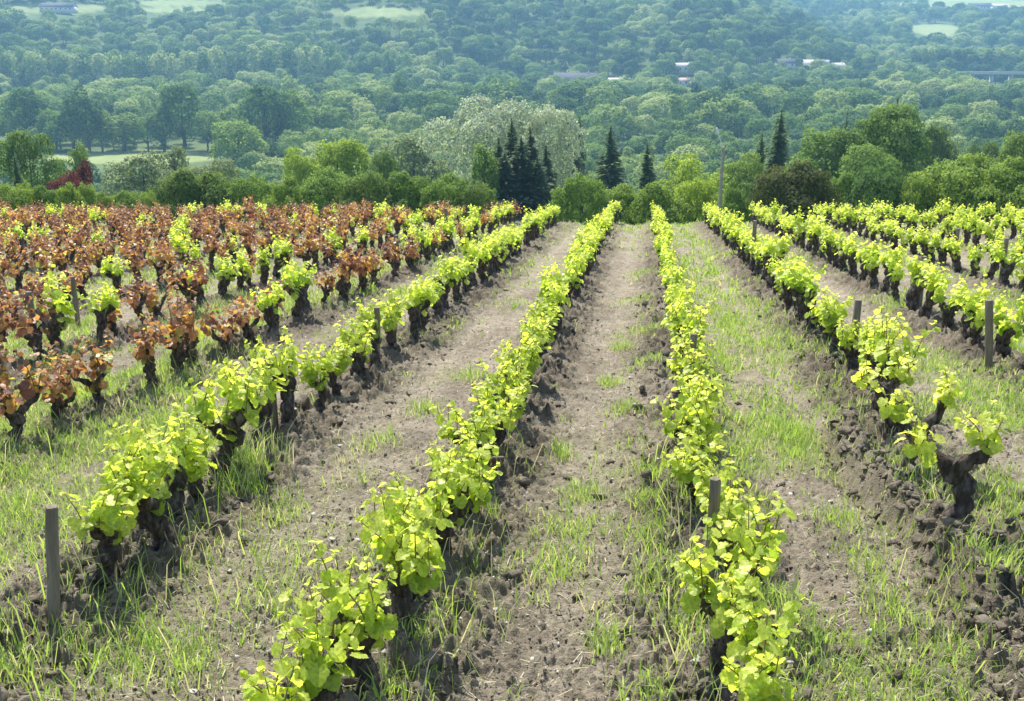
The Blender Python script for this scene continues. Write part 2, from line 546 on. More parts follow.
# ------------------------------------------------------------------ vines
LEAF_OUT = np.array([(0, -.02), (.22, -.17), (.45, -.05), (.47, .15), (.58, .38), (.42, .54), (.30, .74), (0, .90), (-.30, .74), (-.42, .54), (-.58, .38), (-.47, .15), (-.45, -.05), (-.22, -.17)])
_n = len(LEAF_OUT)
LEAF_V = np.vstack([[0, .30], LEAF_OUT])
LEAF_F = np.array([(0, 1 + i, 1 + (i + 1) % _n) for i in range(_n)])

def fine_leaf():
    out = []
    m_ = len(LEAF_OUT)
    for i in range(m_):
        a, b_ = LEAF_OUT[i], LEAF_OUT[(i + 1) % m_]
        out.append(a)
        mid_ = (a + b_) / 2
        c = np.array([0, .33])
        out.append(c + (mid_ - c) * 1.03)
        out.append(c + (a + (b_ - a) * .75 - c) * .95)
    out = np.array(out)
    c = np.array([0, .30])
    ring = c + (out[::2] - c) * .55
    V = np.vstack([[c], ring, out])
    nr_, no = len(ring), len(out)
    F = [(0, 1 + i, 1 + (i + 1) % nr_) for i in range(nr_)]
    for i in range(nr_):
        o0, o1, o2 = 1 + nr_ + 2 * i, 1 + nr_ + (2 * i + 1) % no, 1 + nr_ + (2 * i + 2) % no
        r0, r1 = 1 + i, 1 + (i + 1) % nr_
        F += [(r0, o0, o1), (r0, o1, r1), (r1, o1, o2)]
    return V, np.array(F)
FINE_V, FINE_F = fine_leaf()
COARSE = (LEAF_V, LEAF_F)

def add_leaf(mb, pos, size, out_dir, droop, roll, tint):
    """out_dir: horizontal heading; droop: angle of the blade below the horizontal"""
    L3 = np.zeros((len(LEAF_V), 3))
    L3[:, :2] = LEAF_V * size
    L3[:, 2] = size * (.30 * np.abs(LEAF_V[:, 0]) ** 1.2 * U(-.5, 1.2) - .28 * LEAF_V[:, 1] ** 2 * U(.2, 1.1)) + size * .05 * (np.random.default_rng(random.randrange(10 ** 6)).random(len(LEAF_V)) - .5) * (1.7 if len(LEAF_V) > 20 else 1)
    cr, sr = math.cos(roll), math.sin(roll)
    R1 = np.array([[cr, 0, sr], [0, 1, 0], [-sr, 0, cr]])
    cd, sd = math.cos(-droop), math.sin(-droop)
    R2 = np.array([[1, 0, 0], [0, cd, -sd], [0, sd, cd]])
    ch, sh = math.cos(out_dir), math.sin(out_dir)
    R3 = np.array([[ch, -sh, 0], [sh, ch, 0], [0, 0, 1]])
    mb.add(L3 @ (R3 @ R2 @ R1).T + pos, LEAF_F, tint)

def vine_trunk(seed, lean, height, fat, arms):
    """trunk bmesh plus arm builders and the arm tips"""
    rs = random.Random(seed)
    pts = [(0, 0, -.10), (0, 0, 0), (rs.uniform(-.03, .03) + lean[0] * .3, rs.uniform(-.03, .03) + lean[1] * .3, height * .35),
           (rs.uniform(-.05, .05) + lean[0] * .7, rs.uniform(-.05, .05) + lean[1] * .7, height * .7), (lean[0], lean[1], height)]
    path = smooth_path(pts, 26)
    path[6:, 0] += .012 * np.sin(np.arange(20) * 1.1 + seed)
    path[6:, 1] += .012 * np.sin(np.arange(20) * .9 + seed * 2)
    t = np.linspace(0, 1, 26)
    rad = fat * (1.2 - .5 * t + .35 * np.exp(-((t - .92) / .18) ** 2)) * (1 + .10 * np.sin(t * 17 + seed) + .1 * np.sin(t * 37 + seed * 2))
    tr = MB()
    tube(tr, path, rad, 16, .17, seed)
    head = path[-1]
    out, tips = [], []
    for k, ang in enumerate(arms):
        ln = rs.uniform(.12, .24)
        d = np.array([math.cos(ang), math.sin(ang), 0])
        up_ = rs.uniform(.08, .2)
        p = [head - np.array([0, 0, .09]), head + d * ln * .35 + np.array([0, 0, up_ * .15]), head + d * ln * .75 + np.array([rs.uniform(-.03, .03), rs.uniform(-.03, .03), up_ * .5]), head + d * ln + np.array([0, 0, up_])]
        pa = smooth_path(p, 12)
        ra = fat * np.linspace(.85, .42, 12) * (1 + .18 * np.sin(np.arange(12) * 1.9 + seed + k))
        ra[-2:] *= 1.3
        a_ = MB()
        tube(a_, pa, ra, 11, .2, seed * 7 + k)
        out.append(a_)
        tips.append(pa[-1])
    return tr, out, tips

def vine_shoots(seed, tips, n, length, leafsize, tint_fn, per=8, spread=.5):
    """[(stem MB, leaves MB)]"""
    res = []
    for k in range(n):
        tip = np.array(tips[k % len(tips)]) + np.array([U(-.05, .05), U(-.05, .05), U(-.04, .02)])
        ln = length * U(.65, 1.15)
        h = U(0, 2 * math.pi)
        sp = U(.1, spread)
        p = [tip, tip + np.array([math.cos(h) * sp * .3 * ln, math.sin(h) * sp * .3 * ln, ln * .45]), tip + np.array([math.cos(h) * sp * .9 * ln, math.sin(h) * sp * .9 * ln, ln * (.95 - .25 * sp)])]
        pa = smooth_path(p, 7)
        st, lf = MB(), MB()
        tube(st, pa, np.linspace(.0055, .0025, 7), 4, 0, seed + k, cap=False)
        for j in range(per):
            q = (j + U(.1, .9)) / per
            i = min(int(q * 6), 5)
            c = pa[i] + (pa[i + 1] - pa[i]) * (q * 6 - i)
            s = leafsize * (1.15 - .55 * q) * U(.75, 1.2)
            hd = U(0, 2 * math.pi)
            pet = s * U(.35, .8)
            fwd = np.array([-math.sin(hd), math.cos(hd), 0])
            e = c + fwd * pet + np.array([0, 0, pet * U(-.2, .5)])
            tube(st, [c, (c + e) / 2 + [0, 0, .006], e], [.002, .0016, .0012], 3, 0, 1, cap=False)
            add_leaf(lf, e, s, hd, U(.0, 1.45) * (1.15 - .5 * q), U(-.5, .5), tint_fn(q))
        for j in range(3):     # unfolding tip leaves
            add_leaf(lf, pa[-1] + np.array([U(-.01, .01), U(-.01, .01), U(0, .02)]), leafsize * U(.3, .5), U(0, 6.28), U(-1.2, -.2), U(-.8, .8), tint_fn(1.05))
        res.append((st, lf))
    return res

def lime_tint(q):
    return min(1, max(0, .30 + .38 * q + U(-.22, .22)))

def red_tint(q):
    if random.random() < .05:
        return U(.9, 1)
    return min(.9, max(0, .63 - .38 * q + U(-.36, .36)))

ZERO = Vector((0, 0, 0))
def vine_proto(kind, seed, detailed, sparse=False):
    random.seed(1000 + seed)
    global LEAF_V, LEAF_F
    LEAF_V, LEAF_F = (FINE_V, FINE_F) if detailed else COARSE
    name = 'green_grapevine' if kind == 'green' else 'red_grapevine'
    mat, tint = (M['lime'], lime_tint) if kind == 'green' else (M['red'], red_tint)
    lean = (U(-.06, .06), U(-.10, .10))
    arms = [math.pi / 2 + U(-.5, .5), -math.pi / 2 + U(-.5, .5)] + [U(0, 6.28) for _ in range(seed % 3)]
    if sparse:
        arms = [U(-.4, .4), math.pi + U(-.4, .4)]
    tr, ar, tips = vine_trunk(seed, lean, (U(.34, .42) if sparse else (U(.27, .35) if detailed else U(.30, .38))) if kind == 'green' else U(.22, .32), U(.050, .068) if kind == 'green' else U(.036, .050), arms)
    if sparse:
        sh = vine_shoots(seed, tips, 9, .20, .070, lambda q: min(1, lime_tint(q) + .15), 7, .9)
    elif kind == 'green':
        tips = tips + [tr.v[0][-1] + np.array([0, 0, .02])]
        sh = vine_shoots(seed, tips, 13 if detailed else 11, .33, .080, tint, 10, .62)
    else:
        tips = tips + [tr.v[0][-1] + np.array([0, 0, .02])]
        sh = vine_shoots(seed, tips, 11, .36, .074, tint, 10, .75)
    return dict(name=name, mat=mat, trunk=tr, arms=ar, shoots=sh, detailed=detailed)

def merge(list_):
    m_ = MB()
    for x in list_:
        for v, f, t in zip(x.v, x.f, x.t):
            m_.v.append(v)
            m_.f.append(f - 0 + m_.n - _start(x, v))
            m_.t.append(t)
            m_.n += len(v)
    return m_

def _start(x, v):
    s = 0
    for w in x.v:
        if w is v:
            return s
        s += len(w)
    return s

def proto_meshes(p):
    d = dict(name=p['name'], detailed=p['detailed'])
    if p['detailed']:
        d['trunk'] = p['trunk'].mesh('trunk', M['bark'], True)
        d['arms'] = [a_.mesh('arm', M['bark'], True) for a_ in p['arms']]
        d['shoots'] = [(s.mesh('shoot', M['shoot'], True), l.mesh('leaves', p['mat'], False)) for s, l in p['shoots']]
    else:
        d['trunk'] = merge([p['trunk']] + p['arms']).mesh('trunk', M['bark'], True)
        d['shoots'] = [(None, merge([l for s, l in p['shoots']]).mesh('foliage', p['mat'], False))]
        d['arms'] = []
    return d

def child(name, me, parent):
    o = bpy.data.objects.new(name, me)
    COL.objects.link(o)
    o.parent = parent
    return o

def place_vine(d, x, y, rot, scale, zs, label, group):
    root = bpy.data.objects.new(d['name'], None)
    COL.objects.link(root)
    root.location = (x, y, gz(x, y) - .02)
    root.rotation_euler = (0, 0, rot)
    root.scale = (scale, scale, scale * zs)
    root['label'], root['category'], root['group'] = label, 'grapevine', group
    t = child('trunk', d['trunk'], root)
    for a_ in d['arms']:
        child('arm', a_, t)
    for s, l in d['shoots']:
        if s is None:
            child('foliage', l, root)
        else:
            so = child('shoot', s, root)
            child('leaves', l, so)
    return root

G_DET = [proto_meshes(vine_proto('green', 1 + k, True)) for k in range(7)]
G_SPARSE = [proto_meshes(vine_proto('green', 20 + k, True, True)) for k in range(3)]
G_FAR_P = [vine_proto('green', 40 + k, False) for k in range(7)]
G_FAR = [proto_meshes(p) for p in G_FAR_P]
R_DET = [proto_meshes(vine_proto('red', 60 + k, True)) for k in range(5)]
R_FAR_P = [vine_proto('red', 80 + k, False) for k in range(7)]
R_FAR = [proto_meshes(p) for p in R_FAR_P]
random.seed(11)

ORD = 'first second third fourth fifth sixth seventh eighth ninth tenth eleventh twelfth thirteenth fourteenth fifteenth sixteenth seventeenth eighteenth'.split()
ROWNAME = {'A': 'row behind the tall front stake', 'B': 'row between front-stake row and bare track', 'C': 'row between bare track and grassy track',
           'D': 'row that begins with sparse stumps', 'E': 'second row past the grassy track', 'F': 'third row past the grassy track',
           'G': 'fourth row past the grassy track', 'H': 'fifth row past the grassy track', 'I': 'sixth row past the grassy track',
           'J': 'seventh row past the grassy track', 'K': 'eighth row past the grassy track', 'L': 'ninth row past the grassy track'}
NEAR = {'A': [4.92, 5.45, 5.95, 6.45, 7.0, 7.75, 8.44, 9.1, 9.87, 10.6, 11.3], 'B': [3.3, 3.9, 4.45, 5.05, 5.65, 6.3, 7.02, 7.8, 8.6], 'C': [3.55, 4.3, 5.0, 5.75, 6.5, 7.25, 8.05],
        'D': [6.2, 7.5, 8.7, 9.8, 10.6], 'E': [10.6, 11.4, 12.2, 13.1, 13.76]}
vines = []
def in_view(x, y, h=.5, m=25):
    px, py = project(x, y, -SLOPE * y + .019 * x + h)
    return -m < px < W + m and py < H + 60
for nm, rx in ROWS_GREEN.items():
    lst = list(NEAR.get(nm, []))
    y = (lst[-1] + .85) if lst else 8.0 + U(0, .8)
    while y < FIELD_END + U(-.6, .6):
        lst.append(y)
        y += U(.78, 1.10)
    k = 0
    for y in lst:
        x = rx + U(-.06, .06)
        if nm == 'D' and y > 9:
            x += .1
        if nm == 'A' and y > 14:
            x -= .012 * (y - 14)
        if nm == 'A' and y < 5.6:
            x += .13
        if nm == 'C':
            x += .05
        if in_view(x, y):
            vines.append(dict(row=nm, k=k, x=x, y=y, kind='green', d=math.hypot(x, y)))
            k += 1
for j, rx in enumerate(ROWS_RED):
    y = 7.7 if j == 0 else 7.0 + U(0, .7)
    k = 0
    while y < FIELD_END + U(-.6, .6):
        x = rx + U(-.12, .12)
        if in_view(x, y, .5, 40):
            green = random.random() < (.19 if j < 9 else .10)
            if j == 0 and y > 22 or j == 1 and y > 30:
                green = random.random() < .55
            vines.append(dict(row=j, k=k, x=x, y=y, kind='green' if green else 'red', d=math.hypot(x, y)))
            k += 1
        y += U(.60, .84)
print('vines in view', len(vines), sum(v['kind'] == 'green' for v in vines))
REDROW = ['red row nearest front stake', 'second red row', 'third red row', 'fourth red row']
vines.sort(key=lambda v: v['d'])
far_g, far_r = [], []
ng = nr = 0
for v in vines:
    rot = U(-.5, .5) + (math.pi if random.random() < .5 else 0)
    sc, zs = U(.8, 1.14), U(.9, 1.12)
    near = v['d'] < 12.5
    if v['row'] in ('A', 'B', 'C') and v['y'] < 8.2:
        sc, zs = U(.84, 1.04), U(.88, 1.10)
    if v['kind'] == 'green':
        if ng >= 300:
            far_g.append((v, rot, sc, zs))
            continue
        ng += 1
        P = random.choice(G_DET if near else G_FAR)
        what = random.choice(['leafy lime vine', 'bushy lime vine', 'lime-leaved vine'])
        if v['row'] == 'D' and v['y'] < 9.5:
            P = G_SPARSE[v['k'] % 3]
            sc, rot = 1.05, U(-.4, .4)
            v['x'] = (1.90, 1.93, 2.08)[min(v['k'], 2)]
            lab = ['sparse vine with forked stump and few lime leaves, nearest past the grassy track', 'thick leaning stump with one small lime leaf tuft, second past the grassy track',
                   'thick stump with small lime tuft, third of the sparse stumps row'][min(v['k'], 2)]
        elif isinstance(v['row'], str):
            rn = ROWNAME[v['row']]
            cap = 16 if v['row'] in 'ABCD' else 10
            lab = ('lime vine, %s from near end, %s' % (ORD[v['k']], rn)) if v['k'] < cap else 'small far lime vine in the hedge-like end of ' + rn
            if v['row'] == 'A' and v['k'] == 0:
                lab = 'leafy lime vine standing right beside the tall front stake'
        else:
            if v['row'] < 4 and v['y'] < 22:
                lab = 'lone lime vine among red ones, %s plant of the %s' % (ORD[min(v['k'], 17)], REDROW[v['row']])
            elif v['row'] < 3:
                lab = 'far lime vine mixed among red vines at far end of %s' % REDROW[v['row']]
            else:
                lab = 'lone lime vine surrounded by red vines deep in the red block'
        if v['row'] == 'C':
            sc *= .88
        if v['row'] == 'B':
            sc *= .94
        place_vine(P, v['x'], v['y'], rot, sc, zs, lab, 'lime-leaved grapevines in rows')
    else:
        if nr >= 270:
            far_r.append((v, rot, sc, zs))
            continue
        nr += 1
        P = random.choice(R_DET if near else R_FAR)
        sc *= 1.0 if v['row'] == 0 else 1.08
        if v['row'] < 4 and v['k'] < 12:
            lab = 'copper-red leaved vine, %s from near end of the %s' % (ORD[v['k']], REDROW[v['row']])
        elif v['row'] < 4:
            lab = 'small far copper-red vine in merged far part of %s' % REDROW[v['row']]
        else:
            lab = 'copper-red vine in the dense red block beyond the fourth red row'
        place_vine(P, v['x'], v['y'], rot, sc, zs, lab, 'copper-red grapevines in rows')

def pack(protos, items, name, label, key):
    """what is left of the rows at their far ends, one mesh per kind of matter"""
    packs = [(merge([p['trunk']] + p['arms']), merge([l for s, l in p['shoots']])) for p in protos]
    lv, tk = MB(), MB()
    flat = []
    for t_, l_ in packs:
        flat.append([(np.concatenate(q.v), [f for f in q.f], np.concatenate(q.t)) for q in (t_, l_)])
    for v, rot, sc, zs in items:
        i = random.randrange(len(flat))
        c, s = math.cos(rot), math.sin(rot)
        Rm = np.array([[c, -s, 0], [s, c, 0], [0, 0, zs]]) * sc
        for (V, fs, t), target in zip(flat[i], (tk, lv)):
            VV = V @ Rm.T + np.array([v['x'], v['y'], gz(v['x'], v['y']) - .02])
            n0 = target.n
            target.v.append(VV)
            target.t.append(t)
            for f in fs:
                target.f.append(f + n0)
            target.n += len(VV)
    o = lv.obj(name, key)
    o['kind'] = 'stuff'
    o['label'] = label
    child('trunks', tk.mesh('trunks', M['bark'], True), o)['kind'] = 'stuff'
if far_g:
    pack(G_FAR_P, far_g, 'far_lime_vines', 'mass of lime vines at the far ends of the rows', M['lime'])
if far_r:
    pack(R_FAR_P, far_r, 'far_red_vines', 'mass of copper-red vines at the far side of the red block', M['red'])

# ------------------------------------------------------------------ stakes
def stake(x, y, h, r, label, lean=(0, 0), darkw=False):
    mb = MB()
    zs_ = [-.2, 0, .25 * h, .5 * h, .75 * h, h - .012, h]
    path = [(lean[0] * z, lean[1] * z, z) for z in zs_]
    tube(mb, path, [r * .86, r * .86, r * .84, r * .82, r * .80, r * .79, r * .72], 14, .12, int(abs(x * 100)) + 3)
    o = mb.obj('wooden_stake', M['stake'], smooth=False)
    o.location = (x, y, gz(x, y))
    o.rotation_euler[2] = 0 if lean != (0, 0) else U(0, 6)
    o['label'], o['category'], o['group'] = label, 'stake', 'wooden stakes along the vine rows'
stake(-2.80, 4.48, .62, .036, 'thick weathered grey stake standing before the first vine of its row', (.10, .02))
stake(-2.56, 3.62, .36, .03, 'dark stake end at the bottom corner below the tall grey stake')
stake(-3.03, 8.42, .60, .033, 'dark stake in front of leafy clump in the front-stake row')
stake(-2.86, 11.35, .62, .038, 'pale stake beside twisted trunks midway along the front-stake row', (.02, 0))
stake(3.74, 11.75, .80, .05, 'thick pale stake between two dark trunks in second row past grassy track', (-.12, .02))
stake(2.27, 11.6, .78, .05, 'pale stake among the leaves of the sparse-stump row', (.02, 0))
stake(.50, 9.9, .66, .036, 'grey stake poking from leaves midway along the row right of bare track')
stake(.40, 5.15, .62, .034, 'brown stake between leaf clumps near front of row right of bare track')
stake(-7.60, 12.6, .70, .05, 'pale grey stake standing alone among the red vines', (-.02, 0))
stake(-7.9, 14.2, .72, .04, 'thin grey stake just behind the lone red-block stake')
stake(-4.95, 21.6, .8, .05, 'pale stake under lime leaves at edge of the red block')
stake(4.15, 16.6, .84, .055, 'tall pale stake in second row past grassy track, behind the thick one')
stake(6.3, 19.8, .84, .055, 'tall stake rising above leaves in third row past grassy track')
stake(6.3, 22.8, .9, .05, 'stake with pale face farther along third row past grassy track')
stake(8.2, 23.6, .85, .05, 'stake in fourth row past grassy track near photo edge')
stake(2.25, 22.5, 1.0, .05, 'slim stake rising from sparse-stump row two thirds along')
stake(4.1, 33.0, .92, .06, 'far stake sticking above the crest in second row past grassy track')
stake(6.3, 34.5, .92, .06, 'far stake sticking above the crest in third row past grassy track')
stake(-5.0, 27.5, 1.0, .055, 'far thin stake where red and lime vines mix')

# ------------------------------------------------------------------ grass, clods, stones
def blades(n_try, y0, y1, width, hmin, hmax, power, tuft):
    """grass blades as bent three-point strips"""
    yy = y0 + (y1 - y0) * rng.random(n_try)
    xx = (-.66 * yy - 1.5) + (1.0 * yy + 3.0) * rng.random(n_try)
    _, _, g_ = field_maps(xx, yy)
    keep = rng.random(n_try) < g_ ** power
    xx, yy = xx[keep], yy[keep]
    k = tuft
    n = len(xx) * k
    tall = np.repeat(.45 + .9 * rng.random(len(xx)) ** 2, k)
    dry = np.repeat((rng.random(len(xx)) < .15), k)
    x = np.repeat(xx, k) + rng.normal(0, .035, n)
    y = np.repeat(yy, k) + rng.normal(0, .035, n)
    return emit_blades(x, y, width, (hmin + (hmax - hmin) * rng.random(n)) * tall, dry)

def emit_blades(x, y, width, h, dry):
    n = len(x)
    z = ground_z(x, y) - .01
    a = rng.random(n) * 6.283
    b_ = rng.random(n) * 6.283
    bend = h * (.15 + .75 * rng.random(n))
    w = width * (.6 + .8 * rng.random(n))
    dx, dy = np.cos(a) * w / 2, np.sin(a) * w / 2
    ex, ey = np.cos(b_) * bend, np.sin(b_) * bend
    V = np.empty((n, 5, 3))
    V[:, 0] = np.stack([x - dx, y - dy, z], -1)
    V[:, 1] = np.stack([x + dx, y + dy, z], -1)
    V[:, 2] = np.stack([x - dx * .8 + ex * .35, y - dy * .8 + ey * .35, z + h * .6], -1)
    V[:, 3] = np.stack([x + dx * .8 + ex * .35, y + dy * .8 + ey * .35, z + h * .6], -1)
    V[:, 4] = np.stack([x + ex, y + ey, z + h * (.95 - .25 * rng.random(n))], -1)
    t = np.where(dry, .78 + .22 * rng.random(n), .68 * rng.random(n))
    i0 = np.arange(n)[:, None] * 5
    return V.reshape(-1, 3), i0 + np.array([[0, 1, 3, 2]]), i0 + np.array([[2, 3, 4]]), np.repeat(t, 5)

gm_ = MB()
def put(res):
    V, Q, T, t = res
    n0 = gm_.n
    gm_.v.append(V)
    gm_.t.append(t)
    gm_.f += [Q + n0, T + n0]
    gm_.n += len(V)
put(blades(26000, 3.2, 9, .0055, .03, .16, 1.15, 8))
put(blades(30000, 9, 18, .009, .04, .17, 1.15, 7))
put(blades(38000, 18, 46, .02, .06, .20, 1.2, 5))
# distinct tufts in the bare track and beside the rows
TUFTS = [(-.42, 5.6, .22), (-.40, 6.3, .2), (-.36, 7.0, .18), (.13, 5.3, .2), (.12, 6.0, .22), (.10, 6.7, .2), (.12, 7.4, .14), (-.1, 4.6, .12), (-.55, 8.0, .14), (-.1, 9.6, .2), (.1, 11.9, .25), (.12, 14.2, .25),
         (-.3, 10.8, .15), (.0, 17.5, .3), (.05, 22, .35), (-.2, 13, .2), (1.3, 5.2, .25), (1.36, 5.9, .22), (1.3, 6.6, .2), (1.42, 4.6, .3), (1.75, 5.4, .3), (-2.72, 6.9, .25), (-2.85, 7.2, .22), (-2.65, 6.75, .2),
         (-2.75, 4.0, .25), (-2.4, 4.4, .3), (-2.05, 4.25, .25), (-1.9, 5.0, .28), (-3.2, 4.3, .4), (-3.5, 5.5, .5), (.1, 4.0, .15), (.25, 4.8, .2), (.3, 5.5, .15), (-.95, 4.5, .2), (-1.0, 3.95, .25), (2.45, 6.9, .3), (2.0, 5.6, .25),
         (.9, 4.6, .3), (.75, 5.1, .25), (-2.1, 8.2, .25), (-1.95, 9.4, .2), (-1.75, 11, .22), (-2.3, 6.4, .2), (.78, 8, .3), (1.2, 9, .3)]
tx, ty_ = [], []
for X, Y, s in TUFTS:
    n = int(90 + 500 * s)
    tx.append(X + rng.normal(0, s * .40, n))
    ty_.append(Y + rng.normal(0, s * .75, n))
tx, ty_ = np.concatenate(tx), np.concatenate(ty_)
put(emit_blades(tx, ty_, .006, .04 + .13 * rng.random(len(tx)), rng.random(len(tx)) < .1))
# long arching blades and dry straws by the near rows
sx = np.concatenate([rng.normal(-2.6, .35, 260), rng.normal(-.95, .15, 120), rng.normal(.3, .16, 260), rng.normal(1.9, .3, 160), rng.normal(-4.3, .6, 300), rng.normal(-2.75, .1, 200)])
sy = np.concatenate([rng.uniform(3.4, 6, 260), rng.uniform(3.6, 8, 120), rng.uniform(3.6, 8, 260), rng.uniform(4, 9, 160), rng.uniform(5.5, 11, 300), rng.uniform(6.6, 7.4, 200)])
put(emit_blades(sx, sy, .006, .14 + .26 * rng.random(len(sx)), rng.random(len(sx)) < .3))
grass = gm_.obj('grass', M['grass'])
grass['kind'] = 'stuff'

# flat litter of straw on the alleys
n = 9000
yy = 3.2 + 16 * rng.random(n) ** 1.6
xx = (-.66 * yy - .5) + (1.0 * yy + 1.0) * rng.random(n)
zz = ground_z(xx, yy) + .008
a_ = rng.random(n) * 6.283
ln = .02 + .07 * rng.random(n) ** 2
w = .0022
dx, dy = np.cos(a_) * ln, np.sin(a_) * ln
nx, ny = -np.sin(a_) * w, np.cos(a_) * w
z2 = ground_z(xx + dx, yy + dy) + .008
V = np.stack([np.stack([xx - nx, yy - ny, zz], -1), np.stack([xx + nx, yy + ny, zz], -1), np.stack([xx + dx + nx, yy + dy + ny, z2], -1), np.stack([xx + dx - nx, yy + dy - ny, z2], -1)], 1)
lit = MB().add(V.reshape(-1, 3), np.arange(n)[:, None] * 4 + np.array([[0, 1, 2, 3]]), np.repeat(.74 + .26 * rng.random(n), 4)).obj('straw_litter', M['grass'])
lit['kind'] = 'stuff'

def ico():
    t = (1 + 5 ** .5) / 2
    v = np.array([(-1, t, 0), (1, t, 0), (-1, -t, 0), (1, -t, 0), (0, -1, t), (0, 1, t), (0, -1, -t), (0, 1, -t), (t, 0, -1), (t, 0, 1), (-t, 0, -1), (-t, 0, 1)]) / math.hypot(1, t)
    f = [(0, 11, 5), (0, 5, 1), (0, 1, 7), (0, 7, 10), (0, 10, 11), (1, 5, 9), (5, 11, 4), (11, 10, 2), (10, 7, 6), (7, 1, 8), (3, 9, 4), (3, 4, 2), (3, 2, 6), (3, 6, 8), (3, 8, 9), (4, 9, 5), (2, 4, 11), (6, 2, 10), (8, 6, 7), (9, 8, 1)]
    v = [tuple(q) for q in v]
    c, nf = {}, []
    def mid(a, b):
        k = (min(a, b), max(a, b))
        if k not in c:
            q = (np.array(v[a]) + np.array(v[b])) / 2
            v.append(tuple(q / np.linalg.norm(q)))
            c[k] = len(v) - 1
        return c[k]
    for a, b, d in f:
        p, q, r = mid(a, b), mid(b, d), mid(d, a)
        nf += [(a, p, r), (b, q, p), (d, r, q), (p, q, r)]
    return np.array(v), np.array(nf)
ICO_V, ICO_F = ico()

def lumps(x, y, s, flat, rough, name, mat, ICO_V=ICO_V, ICO_F=ICO_F):
    n = len(x)
    z = ground_z(x, y)
    V = ICO_V[None] * (1 + rough * (rng.random((n, len(ICO_V), 1)) - .5) * 2)
    for _ in range(6):
        nn = rng.normal(size=(n, 1, 3))
        nn /= np.linalg.norm(nn, axis=2, keepdims=True)
        d_ = np.maximum((V * nn).sum(2, keepdims=True) - (.35 + .35 * rng.random((n, 1, 1))), 0)
        V = V - nn * d_
    V = V * (1 + .10 * (rng.random(V.shape) - .5))
    V = V * (s[:, None, None] * (np.array([1, 1, flat]) * (.5 + 1.0 * rng.random((n, 1, 3)))))
    a_ = rng.random(n) * 6.283
    c, sn = np.cos(a_)[:, None], np.sin(a_)[:, None]
    V = np.stack([V[..., 0] * c - V[..., 1] * sn + x[:, None], V[..., 0] * sn + V[..., 1] * c + y[:, None], V[..., 2] + (z + s * flat * .25)[:, None]], -1)
    F = (np.arange(n)[:, None, None] * len(ICO_V) + ICO_F[None]).reshape(-1, 3)
    o = MB().add(V.reshape(-1, 3), F).obj(name, mat)
    o['kind'] = 'stuff'
n = 9000
yy = 3.3 + 16 * rng.random(n) ** 1.5
ri = rng.choice(np.array([-6.82, -4.85, -4.85, -2.87, -2.87, -2.87, -1.1, -1.1, -1.1, .42, .42, .42, 2.15, 2.15, 2.15, 4.0]), n)
xx = ri + rng.normal(0, .26, n)
k = 420
xx[:k] = 1.75 + rng.normal(0, .45, k)
yy[:k] = 4.6 + rng.normal(0, .45, k)
sz = .008 + .046 * rng.random(n) ** 4.0
yy[k:k + 700] = 4.9 + 4.2 * rng.random(700)
xx[k:k + 700] = 1.78 - .035 * (yy[k:k + 700] - 6.5) + .05 * np.sin(yy[k:k + 700] * 2.3) + rng.normal(0, .10, 700)
sz[k:k + 700] = .008 + .055 * rng.random(700) ** 5
lumps(xx, yy, sz, .7, .42, 'soil_clods', M['clod'])
n = 26000
yy = 3.3 + 15 * rng.random(n) ** 1.6
xx = (-.62 * yy - .3) + (.95 * yy + .6) * rng.random(n)
lumps(xx, yy, .004 + .010 * rng.random(n) ** 2, .8, .25, 'soil_crumbs', M['clod'], ICO_V[:12], np.array([(0, 11, 5), (0, 5, 1), (0, 1, 7), (0, 7, 10), (0, 10, 11), (1, 5, 9), (5, 11, 4), (11, 10, 2), (10, 7, 6), (7, 1, 8), (3, 9, 4), (3, 4, 2), (3, 2, 6), (3, 6, 8), (3, 8, 9), (4, 9, 5), (2, 4, 11), (6, 2, 10), (8, 6, 7), (9, 8, 1)]))
n = 1500
yy = 3.3 + 13 * rng.random(n) ** 1.5
xx = (-.5 * yy) + (.8 * yy) * rng.random(n)
lumps(xx, yy, .005 + .018 * rng.random(n) ** 4, .6, .15, 'pebbles', M['stone'])

